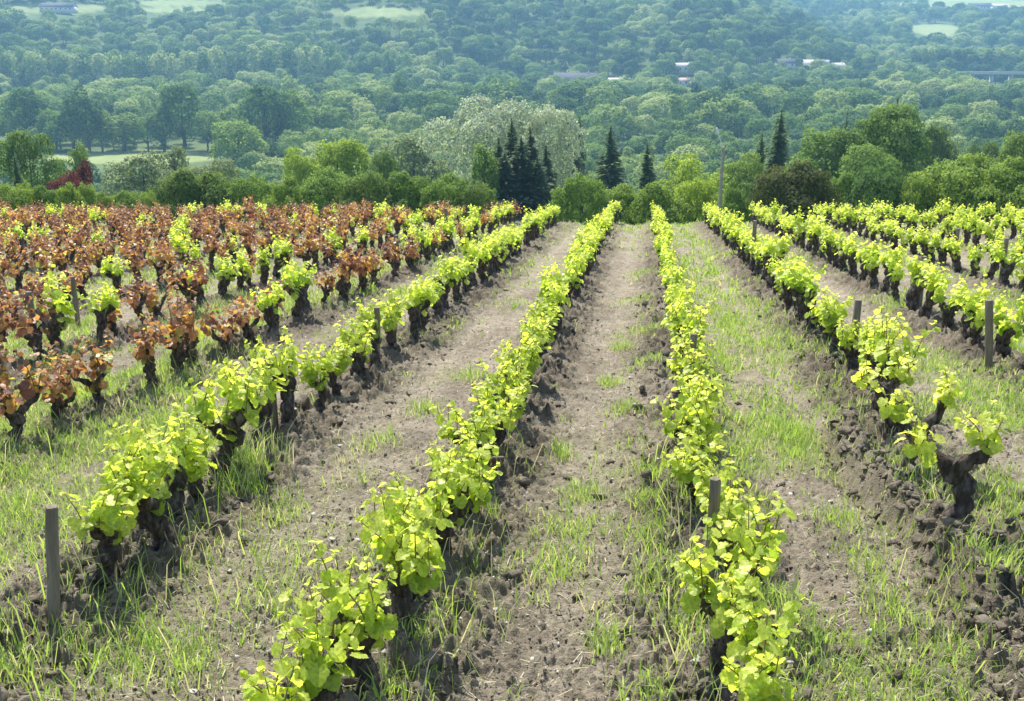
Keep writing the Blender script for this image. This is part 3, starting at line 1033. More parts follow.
# ------------------------------------------------------------------ trees
def crown_pts(lobes, n, size, seed, inner=.22, nrand=.45):
    """leaf-clump quads over a cluster of lobes [(cx,cy,cz,rx,ry,rz)]"""
    rs = np.random.default_rng(seed)
    lobes = np.array(lobes, float)
    area = (lobes[:, 3] * lobes[:, 5]) ** .9
    li = rs.choice(len(lobes), n, p=area / area.sum())
    d = rs.normal(size=(n, 3))
    d /= np.linalg.norm(d, axis=1, keepdims=True)
    d[:, 2] = np.where(d[:, 2] < -.55, -d[:, 2], d[:, 2])
    # each lobe is itself lumpy
    bump = 1 + .16 * np.sin(d[:, 0] * 7 + li) * np.sin(d[:, 1] * 6 + li * 2) + .12 * np.sin(d[:, 2] * 9 + li * 3)
    rad = np.where(rs.random(n) < inner, .55 + .4 * rs.random(n), .88 + .2 * rs.random(n)) * bump
    C = lobes[li, :3] + d * lobes[li, 3:] * rad[:, None]
    # drop what is deep inside another lobe
    deep = np.zeros(n, bool)
    for k, lb in enumerate(lobes):
        q = np.linalg.norm((C - lb[:3]) / lb[3:], axis=1)
        deep |= (q < .62) & (li != k)
    C, d = C[~deep], d[~deep]
    n = len(C)
    nn = d + rs.normal(0, nrand, (n, 3)) + np.array([0, 0, .25])
    nn /= np.linalg.norm(nn, axis=1, keepdims=True)
    a = np.cross(nn, rs.normal(size=(n, 3)))
    a /= np.linalg.norm(a, axis=1, keepdims=True)
    b_ = np.cross(nn, a)
    s = size * (.55 + .8 * rs.random(n))[:, None]
    k1, k2 = (.6 + .5 * rs.random(n))[:, None], (.5 + .6 * rs.random(n))[:, None]
    V = np.stack([C - a * s * .5, C - b_ * s * .42 * k1, C + a * s * .55 + nn * s * .12, C + b_ * s * .45 * k2 - nn * s * .1], 1).reshape(-1, 3)
    F = np.arange(n)[:, None] * 4 + np.array([[0, 1, 2, 3]])
    t = np.clip(.5 + rs.normal(0, .2 if nrand > .3 else .09, n) + .12 * np.sin(C[:, 0] * 1.3 + seed) * np.sin(C[:, 2] * 1.7), 0, 1)
    return V, F, np.repeat(t, 4)

def make_lobes(kind, seed):
    """unit trees: height 1"""
    rs = random.Random(seed)
    u_ = rs.uniform
    L_ = []
    if kind == 'round':
        for k in range(17):
            a, q = u_(0, 6.28), u_(.05, .30)
            z = u_(.30, .86)
            rr_ = q * math.sqrt(max(.05, 1 - ((z - .55) / .42) ** 2)) * 1.2
            r = u_(.11, .19)
            L_.append((math.cos(a) * rr_, math.sin(a) * rr_, z, r, r, r * .85))
        L_.append((0, 0, .55, .26, .26, .30))
        tr = (.028, .4)
    elif kind == 'dome':
        for k in range(13):
            a, c = u_(0, 6.28), u_(-.25, 1)
            q = math.sqrt(1 - c * c) if c > 0 else 1
            r = u_(.14, .20)
            L_.append((math.cos(a) * .25 * q, math.sin(a) * .25 * q, .52 + .28 * c, r, r, r * .9))
        L_.append((0, 0, .52, .33, .33, .36))
        tr = (.028, .4)
    elif kind == 'tall':
        for k in range(16):
            a = u_(0, 6.28)
            z = u_(.2, .92)
            q = .11 * math.sqrt(max(.1, 1 - ((z - .5) / .5) ** 2))
            r = u_(.08, .12)
            L_.append((math.cos(a) * q, math.sin(a) * q, z, r, r, r * 1.35))
        L_.append((0, 0, .52, .12, .12, .36))
        tr = (.02, .5)
    elif kind == 'bush':
        for k in range(17):
            a, q = u_(0, 6.28), u_(.1, .55)
            z = u_(.12, .72) * (1 - .5 * (q / .6) ** 2)
            r = u_(.16, .28)
            L_.append((math.cos(a) * q, math.sin(a) * q, z, r, r, r * .9))
        L_.append((0, 0, .35, .48, .48, .38))
        tr = (.05, .3)
    elif kind == 'willow':
        for k in range(22):
            a, q = u_(0, 6.28), u_(.03, .36)
            z = u_(.35, .9) - q * .3
            r = u_(.07, .15)
            L_.append((math.cos(a) * q, math.sin(a) * q, z, r, r, r * 1.1))
        L_.append((0, 0, .5, .22, .22, .3))
        tr = (.026, .5)
    return L_, tr

def conifer(mbc, n, size, seed, slim=.2):
    rs = np.random.default_rng(seed)
    tiers = 34
    Vs, Fs, Ts, c0 = [], [], [], 0
    for t in range(tiers):
        z0 = .10 + .88 * (t / tiers)
        R = slim * (1 - t / tiers) ** 1.05 * rs.uniform(.7, 1.2) + .012
        m_ = max(6, int(n * (1 - t / tiers + .08) / tiers * 1.8))
        nb = int(rs.integers(5, 9))
        R = R * 1.0
        ba = rs.random(nb) * 6.283
        bi = rs.integers(0, nb, m_)
        a = ba[bi] + rs.normal(0, .28, m_)
        q = R * (.45 + .8 * rs.random(nb))[bi] * rs.random(m_) ** .6
        C = np.stack([np.cos(a) * q, np.sin(a) * q, z0 - .35 * q + .035 * np.sin(bi * 2.4 + t) + rs.normal(0, .022, m_)], -1)
        out = np.stack([np.cos(a), np.sin(a), -.35 + 0 * a], -1)
        side = np.stack([-np.sin(a), np.cos(a), rs.normal(0, .5, m_)], -1)
        s = (size * (.6 + .8 * rs.random(m_)) * (.35 + .75 * (1 - t / tiers)))[:, None]
        V = np.stack([C - out * s * .6, C - side * s * .3, C + out * s * .7, C + side * s * .3 + [0, 0, .004]], 1).reshape(-1, 3)
        Vs.append(V)
        Fs.append(np.arange(m_)[:, None] * 4 + np.array([[0, 1, 2, 3]]) + c0)
        Ts.append(np.repeat(np.clip(.5 + rs.normal(0, .2, m_), 0, 1), 4))
        c0 += len(V)
    mbc.add(np.concatenate(Vs), np.concatenate(Fs), np.concatenate(Ts))
    tube(mbc, [(0, 0, .70), (.002, 0, .88), (.004, .002, 1.0)], [.012, .008, .002], 5, 0, seed, tint=.3)

def trunk_mesh(tr, seed, kind):
    rs = random.Random(seed)
    mb_ = MB()
    r, top = tr
    path = smooth_path([(0, 0, -.03), (rs.uniform(-.01, .01), rs.uniform(-.01, .01), top * .4), (rs.uniform(-.02, .02), rs.uniform(-.02, .02), top), (rs.uniform(-.03, .03), rs.uniform(-.03, .03), min(.9, top + (.12 if kind == 'conifer' else .35)))], 8)
    tube(mb_, path, np.linspace(r, r * .2, 8), 7, .08, seed)
    if kind not in ('conifer',):
        for k in range(5):
            a = rs.uniform(0, 6.28)
            z = top * rs.uniform(.55, 1.1)
            ln_ = rs.uniform(.12, .22) * (.6 if kind == 'tall' else 1)
            tube(mb_, smooth_path([(0, 0, z - .05), (math.cos(a) * ln_ * .5, math.sin(a) * ln_ * .5, z + ln_ * .3), (math.cos(a) * ln_, math.sin(a) * ln_, z + ln_ * .8)], 5), np.linspace(r * .5, r * .15, 5), 5, .05, k)
    return mb_

TREES = {}
def tree_proto(key, kind, n, size, seed, mat='foliage', slim=.2):
    cm = MB()
    if kind == 'conifer':
        tr = (.022, .55)
        conifer(cm, n, size, seed, slim)
    else:
        lobes, tr = make_lobes(kind, seed)
        V, F, t = crown_pts(lobes, n, size, seed)
        cm.add(V, F, t)
    z = np.concatenate(cm.v)[:, 2].max()
    wd = np.abs(np.concatenate(cm.v)[:, :2]).max()
    TREES[key] = dict(crown=cm.mesh('crown', M[mat]), trunk=trunk_mesh(tr, seed, kind).mesh('trunk', M['trunk'], True), top=z, half=np.percentile(np.abs(np.concatenate(cm.v)[:, 0]), 98))

# close trees: fine clumps
for s in (1, 2, 3):
    tree_proto('bush%d' % s, 'bush', 21000, .035, s)
    tree_proto('round%d' % s, 'round', 24000, .021, 10 + s)
tree_proto('poplar1', 'round', 30000, .016, 111)
tree_proto('poplar2', 'round', 30000, .016, 113)
for s in (1, 2):
    tree_proto('willow%d' % s, 'willow', 11000, .026, 20 + s)
    tree_proto('conifer%d' % s, 'conifer', 5200, .034, 30 + s, slim=.17)
    tree_proto('tall%d' % s, 'tall', 6500, .030, 40 + s)
# valley trees: coarser
for s in (1, 2, 3):
    tree_proto('vround%d' % s, 'dome', 5200, .040, 50 + s)
    tree_proto('vtall%d' % s, 'tall', 3600, .033, 60 + s)
tree_proto('vwillow1', 'willow', 3000, .045, 71)
tree_proto('vconifer1', 'conifer', 1800, .05, 72, slim=.16)
tree_proto('vbush1', 'bush', 2400, .10, 73)

def put_tree(name, key, x, y, z, h, wscale, color, label, cat, group=None):
    T_ = TREES[key]
    root = bpy.data.objects.new(name, None)
    COL.objects.link(root)
    root.location = (x, y, z)
    root.rotation_euler = (0, 0, U(0, 6.28))
    s = h / T_['top']
    root.scale = (s * wscale, s * wscale, s)
    root['label'], root['category'] = label, cat
    if group:
        root['group'] = group
    c = child('crown', T_['crown'], root)
    child('trunk', T_['trunk'], root)
    c.color = (*color, 1)
    return root

GR = dict(mid=(.165, .26, .065), dark=(.145, .215, .065), light=(.20, .29, .065), yellow=(.30, .40, .07), grey=(.19, .24, .13), silver=(.40, .46, .38),
          conif=(.12, .17, .10), conifb=(.13, .19, .10), red=(.15, .042, .045), brown=(.085, .105, .04), blue=(.095, .175, .055))

def sight(name, key, px, ptop, wpx, Y, colr, label, cat='tree', group=None, drop=0.0):
    """a tree at northing Y whose top is sighted in row ptop of the photograph and whose crown spans wpx columns"""
    x, _, ztop = at(px, ptop, Y)
    z = tz(x, Y) - drop
    h = max(ztop - z, 1.0)
    dist = math.hypot(x, Y)
    half = wpx / 2 * dist / FPX
    T_ = TREES[key]
    ws = half / (T_['half'] * h / T_['top'])
    return put_tree(name, key, x, Y, z, h, ws, GR[colr], label, cat, group)

HB = 'hedge bushes below the field edge'
# left side
sight('round_tree', 'round1', 26, 128, 58, 100, 'mid', 'rounded mid-green tree at far left edge behind the low hedge')
sight('conifer', 'conifer1', 14, 152, 26, 90, 'conifb', 'small dark conifer in front of rounded tree at far left', 'conifer')
sight('small_tree', 'tall1', 78, 139, 22, 130, 'light', 'small slim pale green tree behind the dark red shrub')
sight('columnar_cypress', 'tall2', 82, 158, 15, 84, 'red', 'narrow dark maroon column shrub beside dark red shrub', 'shrub')
sight('red_leaf_shrub', 'bush1', 68, 169, 36, 82, 'red', 'rounded dark red leaved shrub behind the low left hedge', 'shrub')
for i, (px, pt, w_, c, Y, lb) in enumerate([(8, 183, 40, 'light', 52, 'low bright bush at far left end of hedge'), (22, 180, 26, 'light', 54, 'yellowish low bush, second from left end of hedge'),
        (45, 184, 34, 'mid', 53, 'low green bush below the dark red shrub'), (68, 181, 26, 'light', 52, 'upright light green bush below dark red shrub'), (86, 181, 28, 'light', 54, 'upright light green bush under narrow maroon column'),
        (104, 191, 26, 'light', 50, 'very low light bush before pale track'), (126, 189, 36, 'mid', 52, 'low green bush right before big dark bushes'), (146, 190, 28, 'light', 51, 'low light bush against big dark bush'),
        (178, 166, 66, 'dark', 56, 'big dark green bush, first of the tall bush line'), (212, 169, 62, 'dark', 57, 'big dark green bush, second of the tall bush line'), (250, 174, 60, 'mid', 56, 'broad green bush under yellow-green tree, lower than its neighbours'),
        (286, 176, 46, 'light', 55, 'light green bush below left of the yellow-green tree'), (325, 168, 70, 'mid', 57, 'tall green bush below the yellow-green tree'), (366, 169, 62, 'dark', 56, 'dark green bush below right of the yellow-green tree'),
        (408, 169, 66, 'mid', 57, 'broad rounded green bush midway to the dark conifers'), (446, 172, 54, 'mid', 56, 'rounded green bush left of slim green tree'), (478, 181, 46, 'dark', 55, 'low dark bush at foot of dark conifers')]):
    sight('hedge_bush', 'bush%d' % (1 + i % 3), px, pt, w_, Y, c, lb, 'bush', HB)
sight('grey_willow', 'willow1', 140, 152, 60, 125, 'grey', 'greyish green low tree beside the left meadow')
sight('grey_willow', 'willow2', 172, 144, 44, 132, 'grey', 'greyish green rounder tree at right end of the left meadow')
sight('low_tree', 'round3', 205, 158, 60, 120, 'grey', 'dull green low tree behind the first tall dark bush')
sight('yellow_green_tree', 'round2', 335, 136, 78, 105, 'yellow', 'bright yellow-green rounded tree behind the tall bush line')
sight('yellow_green_tree', 'round3', 302, 146, 42, 103, 'yellow', 'smaller yellow-green tree left of the bright rounded one')
sight('low_tree', 'round1', 382, 150, 30, 108, 'mid', 'small darker tree right beside bright yellow-green tree')
sight('grey_willow', 'willow1', 412, 132, 70, 160, 'grey', 'greyish open tree between yellow-green tree and silver poplar')
sight('silver_poplar', 'poplar1', 486, 93, 106, 128, 'silver', 'large silvery poplar rising behind the dark conifers, left one')
sight('silver_poplar', 'poplar2', 543, 99, 66, 132, 'silver', 'large silvery poplar behind dark conifers, right one')
sight('slim_tree', 'tall1', 485, 141, 26, 92, 'mid', 'slim bright-edged green tree left of dark conifers')
for px, pt, w_, Y, lb in [(512, 116, 36, 98, 'tallest dark conifer in front of the silver poplars'), (531, 123, 36, 96, 'dark conifer right of the tallest conifer of the group'), (499, 134, 30, 95, 'dark conifer left of the tallest conifer of the group'),
                          (546, 142, 34, 97, 'dark conifer at right flank of the conifer group'), (566, 102, 24, 150, 'tall dark conifer just right of the silver poplars'), (580, 112, 22, 152, 'dark slim conifer right of the tall one by silver poplars'),
                          (611, 122, 36, 122, 'lone dark spire conifer between silver poplars and pole'), (648, 141, 32, 105, 'small lone dark conifer left of the pole'), (782, 106, 38, 125, 'tall ragged dark conifer behind the brownish bush'), (762, 130, 26, 123, 'dark conifer left beside tall ragged conifer'),
                          (848, 107, 16, 165, 'thin dark conifer tip behind the big oak'), (898, 94, 34, 175, 'dark conifer top rising behind crown of the big oak'), (962, 148, 24, 140, 'low dark conifer behind pale bushes on right'),
                          (521, 134, 44, 94, 'broad dark conifer low in the middle of the conifer group'), (505, 150, 40, 93, 'low broad dark conifer at left foot of conifer group'), (538, 156, 40, 93, 'low broad dark conifer at right foot of conifer group'), (575, 138, 34, 140, 'dark conifer low below the tall slim pair by silver poplars')]:
    sight('conifer', 'conifer%d' % (1 + int(px) % 2), px, pt, w_ * 1.7, Y, 'conif' if px < 600 else 'conifb', lb, 'conifer', 'dark conifers beyond the vineyard')
sight('round_bush', 'bush2', 582, 172, 58, 58, 'mid', 'rounded glossy green bush at crest below lone spire conifer', 'bush')
sight('yellow_green_tree', 'willow2', 690, 151, 60, 100, 'yellow', 'yellow-green soft tree just left of the pole')
sight('scrub_bush', 'bush3', 655, 180, 60, 62, 'light', 'light green scrub below small lone conifer', 'bush')
sight('scrub_bush', 'bush1', 622, 182, 50, 64, 'light', 'light scrub right of the rounded glossy bush', 'bush')
sight('scrub_bush', 'bush2', 698, 176, 56, 64, 'yellow', 'yellowish scrub at foot of pole, left side', 'bush')
sight('scrub_bush', 'bush3', 735, 180, 34, 58, 'mid', 'small fresh green bush right at foot of pole', 'bush')
sight('scrub_tree', 'round3', 742, 152, 50, 110, 'light', 'light green tree behind pole, right side')
sight('brown_bush', 'bush1', 793, 159, 80, 58, 'brown', 'dark brownish green bush, widest between pole and oak', 'bush')
sight('big_oak', 'round1', 889, 101, 100, 115, 'mid', 'largest round oak-like tree on the right, sunlit top')
sight('broad_tree', 'round2', 828, 124, 96, 112, 'mid', 'broad green tree joined to left flank of the largest oak')
sight('broad_tree', 'round3', 868, 140, 90, 108, 'mid', 'green lower crown in front of the largest oak')
sight('green_bush', 'bush2', 880, 162, 72, 60, 'blue', 'green bush below the largest oak', 'bush')
sight('green_bush', 'bush3', 842, 170, 44, 62, 'mid', 'smaller green bush between brownish bush and oak-foot bush', 'bush')
sight('pale_bush', 'bush1', 965, 152, 92, 60, 'light', 'wide pale green bush on right below conifers', 'bush')
sight('pale_bush', 'bush3', 1012, 156, 70, 58, 'light', 'wide pale green bush at right edge of view', 'bush')
sight('pale_bush', 'bush2', 922, 172, 50, 59, 'light', 'lower pale bush left of the wide pale pair', 'bush')
sight('bright_tree', 'round2', 1020, 127, 52, 120, 'light', 'bright green tree cut by the right edge')
sight('broad_tree', 'round2', 940, 120, 46, 150, 'dark', 'dark round tree just right of the largest oak')
sight('broad_tree', 'round1', 985, 140, 44, 130, 'dark', 'dark round tree behind wide pale bush at right')
# tall trees standing in the valley on the left
VG = 'tall trees in the left valley'
for px, pt, w_, Y, k_, c in [(82, 82, 32, 455, 'vtall1', 'blue'), (68, 92, 26, 460, 'vtall2', 'blue'), (98, 108, 20, 458, 'vtall3', 'light'), (22, 86, 46, 470, 'vround1', 'blue'), (178, 80, 44, 465, 'vround2', 'blue'), (160, 100, 30, 462, 'vtall1', 'mid'),
                             (262, 82, 56, 460, 'vround3', 'blue'), (290, 88, 40, 466, 'vround1', 'mid'), (235, 118, 56, 380, 'vround2', 'light'), (120, 112, 36, 459, 'vtall2', 'light'), (205, 110, 34, 458, 'vround1', 'mid'), (52, 108, 30, 462, 'vround3', 'mid'), (145, 115, 30, 461, 'vround2', 'mid')]:
    lb = {82: 'tall double-topped tree at far edge of left meadow', 68: 'tall narrow tree just left of the double-topped one', 98: 'short narrow tree right of double-topped one at the meadow', 22: 'tall broad tree behind left meadow at photo edge', 178: 'tall broad tree behind middle of the left meadow',
          160: 'narrow tree left beside tall broad tree behind the meadow', 262: 'tallest broad tree behind right end of the left meadow', 290: 'tall tree joined to the tallest one at meadow end', 235: 'pale rounded tree in front of tallest meadow-end tree',
          120: 'narrow pale tree at far meadow edge between taller ones', 205: 'mid-green tree between the two tall broad meadow trees', 52: 'rounded tree left of the tall narrow pair behind meadow', 145: 'small round tree at far meadow edge, left of narrow one'}[px]
    sight('valley_tree', k_, px, pt, w_, Y, c, lb, 'tree', VG)

# random valley trees, nearest first, as things
def sector(px):
    return ['above the left meadow', 'left of the yellow-green tree', 'above the yellow-green tree', 'around the silver poplars', 'above the lone spire conifer', 'around the pole', 'behind the largest oak', 'above the wide pale bushes'][int(min(7, max(0, px // 128)))]
cand = []
g2 = 11.5
for yy_ in np.arange(175, 470, g2):
    for xx_ in np.arange(-.66 * yy_, .36 * yy_, g2):
        x, y = xx_ + U(-.45, .45) * g2, yy_ + U(-.45, .45) * g2
        z = tz(x, y)
        px, py = project(x, y, z)
        if not (-20 < px < W + 20) or float(meadow(np.array([x]), np.array([y]), np.array([z]))[0]) > .1:
            continue
        if px < 232 and 332 < y < 447:      # keep the meadow in view
            continue
        cand.append((x, y, z, px))
cand.sort(key=lambda c: c[1])
VT = [('vround1', 'round'), ('vround2', 'round'), ('vround3', 'round'), ('vwillow1', 'open-crowned'), ('vround1', 'round'), ('vtall1', 'narrow'), ('vtall3', 'narrow'), ('vconifer1', 'dark conifer-like')]
CN = {'mid': 'mid-green', 'blue': 'deep green', 'light': 'light green', 'grey': 'greyish', 'dark': 'dark green', 'conifb': 'blackish'}
N_VT = 230
late = []
for i, (x, y, z, px) in enumerate(cand):
    key, sh = VT[int(_hash(np.array([int(x * 10)]), np.array([int(y * 10)]), 3)[0] * 7.3)]
    col_ = random.choice(['mid', 'blue', 'blue', 'light', 'grey', 'dark', 'mid']) if key != 'vconifer1' else 'conifb'
    if key == 'vwillow1':
        col_ = random.choice(['grey', 'light'])
    h = U(8, 14) * (1.1 if 'tall' in key else 1) * (.8 if y < 260 else 1)
    if i < N_VT:
        lb = '%s %s tree in the valley wood %s' % (CN[col_], sh, sector(px))
        put_tree('valley_tree', key, x, y, z, h, U(.95, 1.3), GR[col_], lb, 'tree', 'trees of the valley wood')
    else:
        late.append((x, y, z, h))

# ------------------------------------------------------------------ far wood: one object, countless trees
srcs = bpy.data.collections.new('forest_sources')
def far_proto(kind, n, size, seed, slim=.2):
    cm = MB()
    if kind == 'conifer':
        conifer(cm, n, size, seed, slim)
    else:
        lobes, tr = make_lobes(kind, seed)
        V, F, t = crown_pts(lobes, n, size, seed, .1, .28)
        cm.add(V, F, t)
        tube(cm, [(0, 0, -.05), (0, 0, .25), (0, 0, .5)], [tr[0], tr[0] * .7, tr[0] * .3], 5, 0, 1, tint=.0)
    o = bpy.data.objects.new('forest_tree', cm.mesh('forest_tree', M['forest']))
    srcs.objects.link(o)
for k in range(4):
    far_proto('dome', 2200, .055, 90 + k)
far_proto('willow', 1500, .06, 95)
far_proto('tall', 1200, .055, 96)
far_proto('tall', 1200, .055, 97)

pts, rots, scls, idxs = [], [], [], []
def far_tree(x, y, z, h, w_, i):
    pts.append((x, y, z - .4))
    rots.append(U(0, 6.28))
    scls.append((h * w_, h * w_, h))
    idxs.append(i)
for x, y, z, h in late:
    far_tree(x, y, z, h, U(.95, 1.25), random.choice([0, 1, 2, 3, 4, 5]))
# valley floor beyond, then the slopes: grid in distance whose spacing follows the crowns
R_, A_ = [], []
r = 468.0
while r < 2650:
    st = 12.5 if r < 1400 else 12.5 + (r - 1400) * .012
    n = int(math.radians(58) * r / st)
    aa = np.radians(-37 + 58 * (np.arange(n) + rng.random(n)) / n)
    R_.append(r + rng.normal(0, st * .3, n))
    A_.append(aa)
    r += st * (1.05 if r < 820 else .95)
R_, A_ = np.concatenate(R_), np.concatenate(A_)
xs, ys_ = R_ * np.sin(A_), R_ * np.cos(A_)
ok = ys_ > 470
xs, ys_, R_, A_ = xs[ok], ys_[ok], R_[ok], A_[ok]
zs_ = base_z(xs, ys_)
px_, py_ = project(xs, ys_, zs_)
mk = np.maximum(meadow(xs, ys_, zs_), np.where(R_ > 700, np.maximum(meadow(xs, ys_, zs_ + 6), meadow(xs, ys_, zs_ + 12)), 0))
ok = (mk < .15) & (px_ > -60) & (px_ < W + 60) & (py_ > -40)
# houses and the bridge keep their clearings
CLEAR = []
def seat(px, pr, Y, dp, wh):
    best = None
    for q in np.arange(Y * .72, Y * 1.25, 4.0):
        x, _, zr = at(px, pr, q)
        e = abs(zr - (tz(x, q) + wh + dp * .33))
        if best is None or e < best[0]:
            best = (e, q)
    return best[1]
HOUSES = [  # column, row of the roof ridge, northing, length, depth, wall height, roof, heading, label
    (576, 73, 925, 34, 18, 9, 'slate', .05, 'long grey slate-roofed building at foot of wooded hill', 'building'),
    (552, 79, 900, 12, 8, 4, 'palerf', .3, 'small pale house just left of the long grey building', 'house'),
    (617, 78, 905, 20, 8, 3.5, 'palerf', .0, 'low pale house right of the long grey building', 'house'),
    (684, 63, 940, 15, 9, 5, 'palerf', .3, 'pale-roofed house half hidden by trees at hill foot', 'house'),
    (684, 78, 870, 9, 7, 3, 'tile', -.2, 'tiny house with reddish roof below the half hidden house', 'house'),
    (738, 77, 880, 12, 7, 3.5, 'palerf', .1, 'small bright white house in the valley trees', 'house'),
    (785, 59, 960, 16, 10, 5, 'slate', .1, 'grey-roofed pale house at the hill foot, centre right', 'house'),
    (816, 60, 965, 22, 10, 5, 'palerf', -.2, 'longest pale-roofed house right of the grey-roofed one', 'house'),
    (838, 63, 965, 12, 9, 5, 'palerf', .4, 'small pale house right of the longest pale roof', 'house'),
    (876, 66, 985, 12, 8, 4, 'palerf', .2, 'small white house left of the orange-roofed house', 'house'),
    (897, 60, 1000, 17, 10, 5, 'tile', .1, 'orange tile-roofed pale house by the poplar wood', 'house'),
    (876, 3, 2000, 26, 12, 6, 'palerf', .1, 'pale farmhouse on far hillside left of the hill fields', 'house'),
    (980, 3, 2100, 34, 16, 7, 'slate', .0, 'grey barn of hilltop hamlet, left one', 'barn'), (1000, 4, 2080, 28, 14, 6, 'palerf', .2, 'pale barn of hilltop hamlet, middle one', 'barn'), (1015, 6, 2060, 24, 12, 6, 'tile', -.1, 'reddish roofed house of hilltop hamlet, at photo edge', 'house'),
    (58, 3, 1120, 34, 12, 5, 'slate', .0, 'grey roofed farm building at top of left hillside field', 'farm building')]
for h_ in HOUSES:
    x, y, z = at(h_[0], h_[1], seat(h_[0], h_[1], h_[2], h_[4], h_[5]))
    CLEAR.append((x, y, h_[3] * .5 + 5))
for cx, cy_, cr in CLEAR:
    # a clearing on the near side keeps the roof in sight
    dx_, dy_ = xs - cx, ys_ - cy_
    along = -(dx_ * cx + dy_ * cy_) / math.hypot(cx, cy_)
    across = np.abs(dx_ * cy_ - dy_ * cx) / math.hypot(cx, cy_)
    ok &= ~((across < cr * .75) & (along > -cr) & (along < 14))
bx0, bx1 = at(938, 77, 1010)[0], at(1075, 77, 1010)[0]
ok &= ~((xs > bx0 - 5) & (xs < bx1 + 5) & (ys_ > 815) & (ys_ < 1040))
xs, ys_, zs_, R_, px_, py_ = xs[ok], ys_[ok], zs_[ok], R_[ok], px_[ok], py_[ok]
size_noise = fbm(xs / 60, ys_ / 60, 77, 2)
for x, y, z, r, px, sn in zip(xs, ys_, zs_, R_, px_, size_noise):
    onhill = z > -46
    h = random.choice([U(6, 10), U(10, 15), U(13, 21)]) * (.7 + .6 * sn) * (1.0 + max(0, r - 1400) / 2200)
    i = random.choice([0, 1, 2, 3, 0, 1, 2, 4]) if onhill else random.choice([0, 1, 2, 3, 4, 5])
    far_tree(x, y, z, h, U(.95, 1.35), i)
# the belts of poplars
def belt(px0, px1, pb0, pb1, Y0, Y1, h0, h1, step, rows):
    n = int(abs(px1 - px0) / step)
    for k in range(n):
        for q in range(rows):
            t = (k + U(-.3, .3)) / n
            Y = Y0 + (Y1 - Y0) * t + q * 9 + U(-3, 3)
            x, _, _ = at(px0 + (px1 - px0) * t, 80, Y)
            far_tree(x, Y, tz(x, Y), U(h0, h1), U(.85, 1.15), random.choice([5, 6]))
belt(-30, 205, 82, 78, 765, 830, 26, 34, 14, 2)
belt(205, 352, 78, 82, 835, 875, 28, 37, 15, 2)
belt(352, 440, 82, 82, 880, 895, 18, 25, 11, 2)
belt(915, 1080, 72, 72, 1090, 1110, 24, 30, 4, 4)
me = bpy.data.meshes.new('wooded_valley_and_hills')
P_ = np.array(pts, np.float32)
me.vertices.add(len(P_))
me.vertices.foreach_set('co', P_.ravel())
for nm, ty, dat in (('rot', 'FLOAT', rots), ('idx', 'INT', idxs)):
    a = me.attributes.new(nm, ty, 'POINT')
    a.data.foreach_set('value', np.array(dat, np.float32 if ty == 'FLOAT' else np.int32))
pa_ = np.array(pts)
a = me.attributes.new('patch', 'FLOAT', 'POINT')
a.data.foreach_set('value', (fbm(pa_[:, 0] / 55, pa_[:, 1] / 75, 91, 3)).astype(np.float32))
a = me.attributes.new('scl', 'FLOAT_VECTOR', 'POINT')
a.data.foreach_set('vector', np.array(scls, np.float32).ravel())
forest = bpy.data.objects.new('far_forest', me)
COL.objects.link(forest)
forest['kind'] = 'stuff'
me.materials.append(M['forest'])
ng_ = bpy.data.node_groups.new('forest', 'GeometryNodeTree')
ng_.interface.new_socket('Geometry', in_out='INPUT', socket_type='NodeSocketGeometry')
ng_.interface.new_socket('Geometry', in_out='OUTPUT', socket_type='NodeSocketGeometry')
gi, go = ng_.nodes.new('NodeGroupInput'), ng_.nodes.new('NodeGroupOutput')
ci = ng_.nodes.new('GeometryNodeCollectionInfo')
ci.inputs['Collection'].default_value = srcs
ci.inputs['Separate Children'].default_value = True
ci.inputs['Reset Children'].default_value = True
ip = ng_.nodes.new('GeometryNodeInstanceOnPoints')
ip.inputs['Pick Instance'].default_value = True
def named(n_, t_):
    q = ng_.nodes.new('GeometryNodeInputNamedAttribute')
    q.data_type = t_
    q.inputs['Name'].default_value = n_
    return q.outputs['Attribute']
cx_ = ng_.nodes.new('ShaderNodeCombineXYZ')
K = ng_.links
K.new(named('rot', 'FLOAT'), cx_.inputs['Z'])
K.new(gi.outputs[0], ip.inputs['Points'])
K.new(ci.outputs[0], ip.inputs['Instance'])
K.new(named('idx', 'INT'), ip.inputs['Instance Index'])
K.new(cx_.outputs[0], ip.inputs['Rotation'])
K.new(named('scl', 'FLOAT_VECTOR'), ip.inputs['Scale'])
K.new(ip.outputs[0], go.inputs[0])
forest.modifiers.new('forest', 'NODES').node_group = ng_
print('far trees', len(pts))

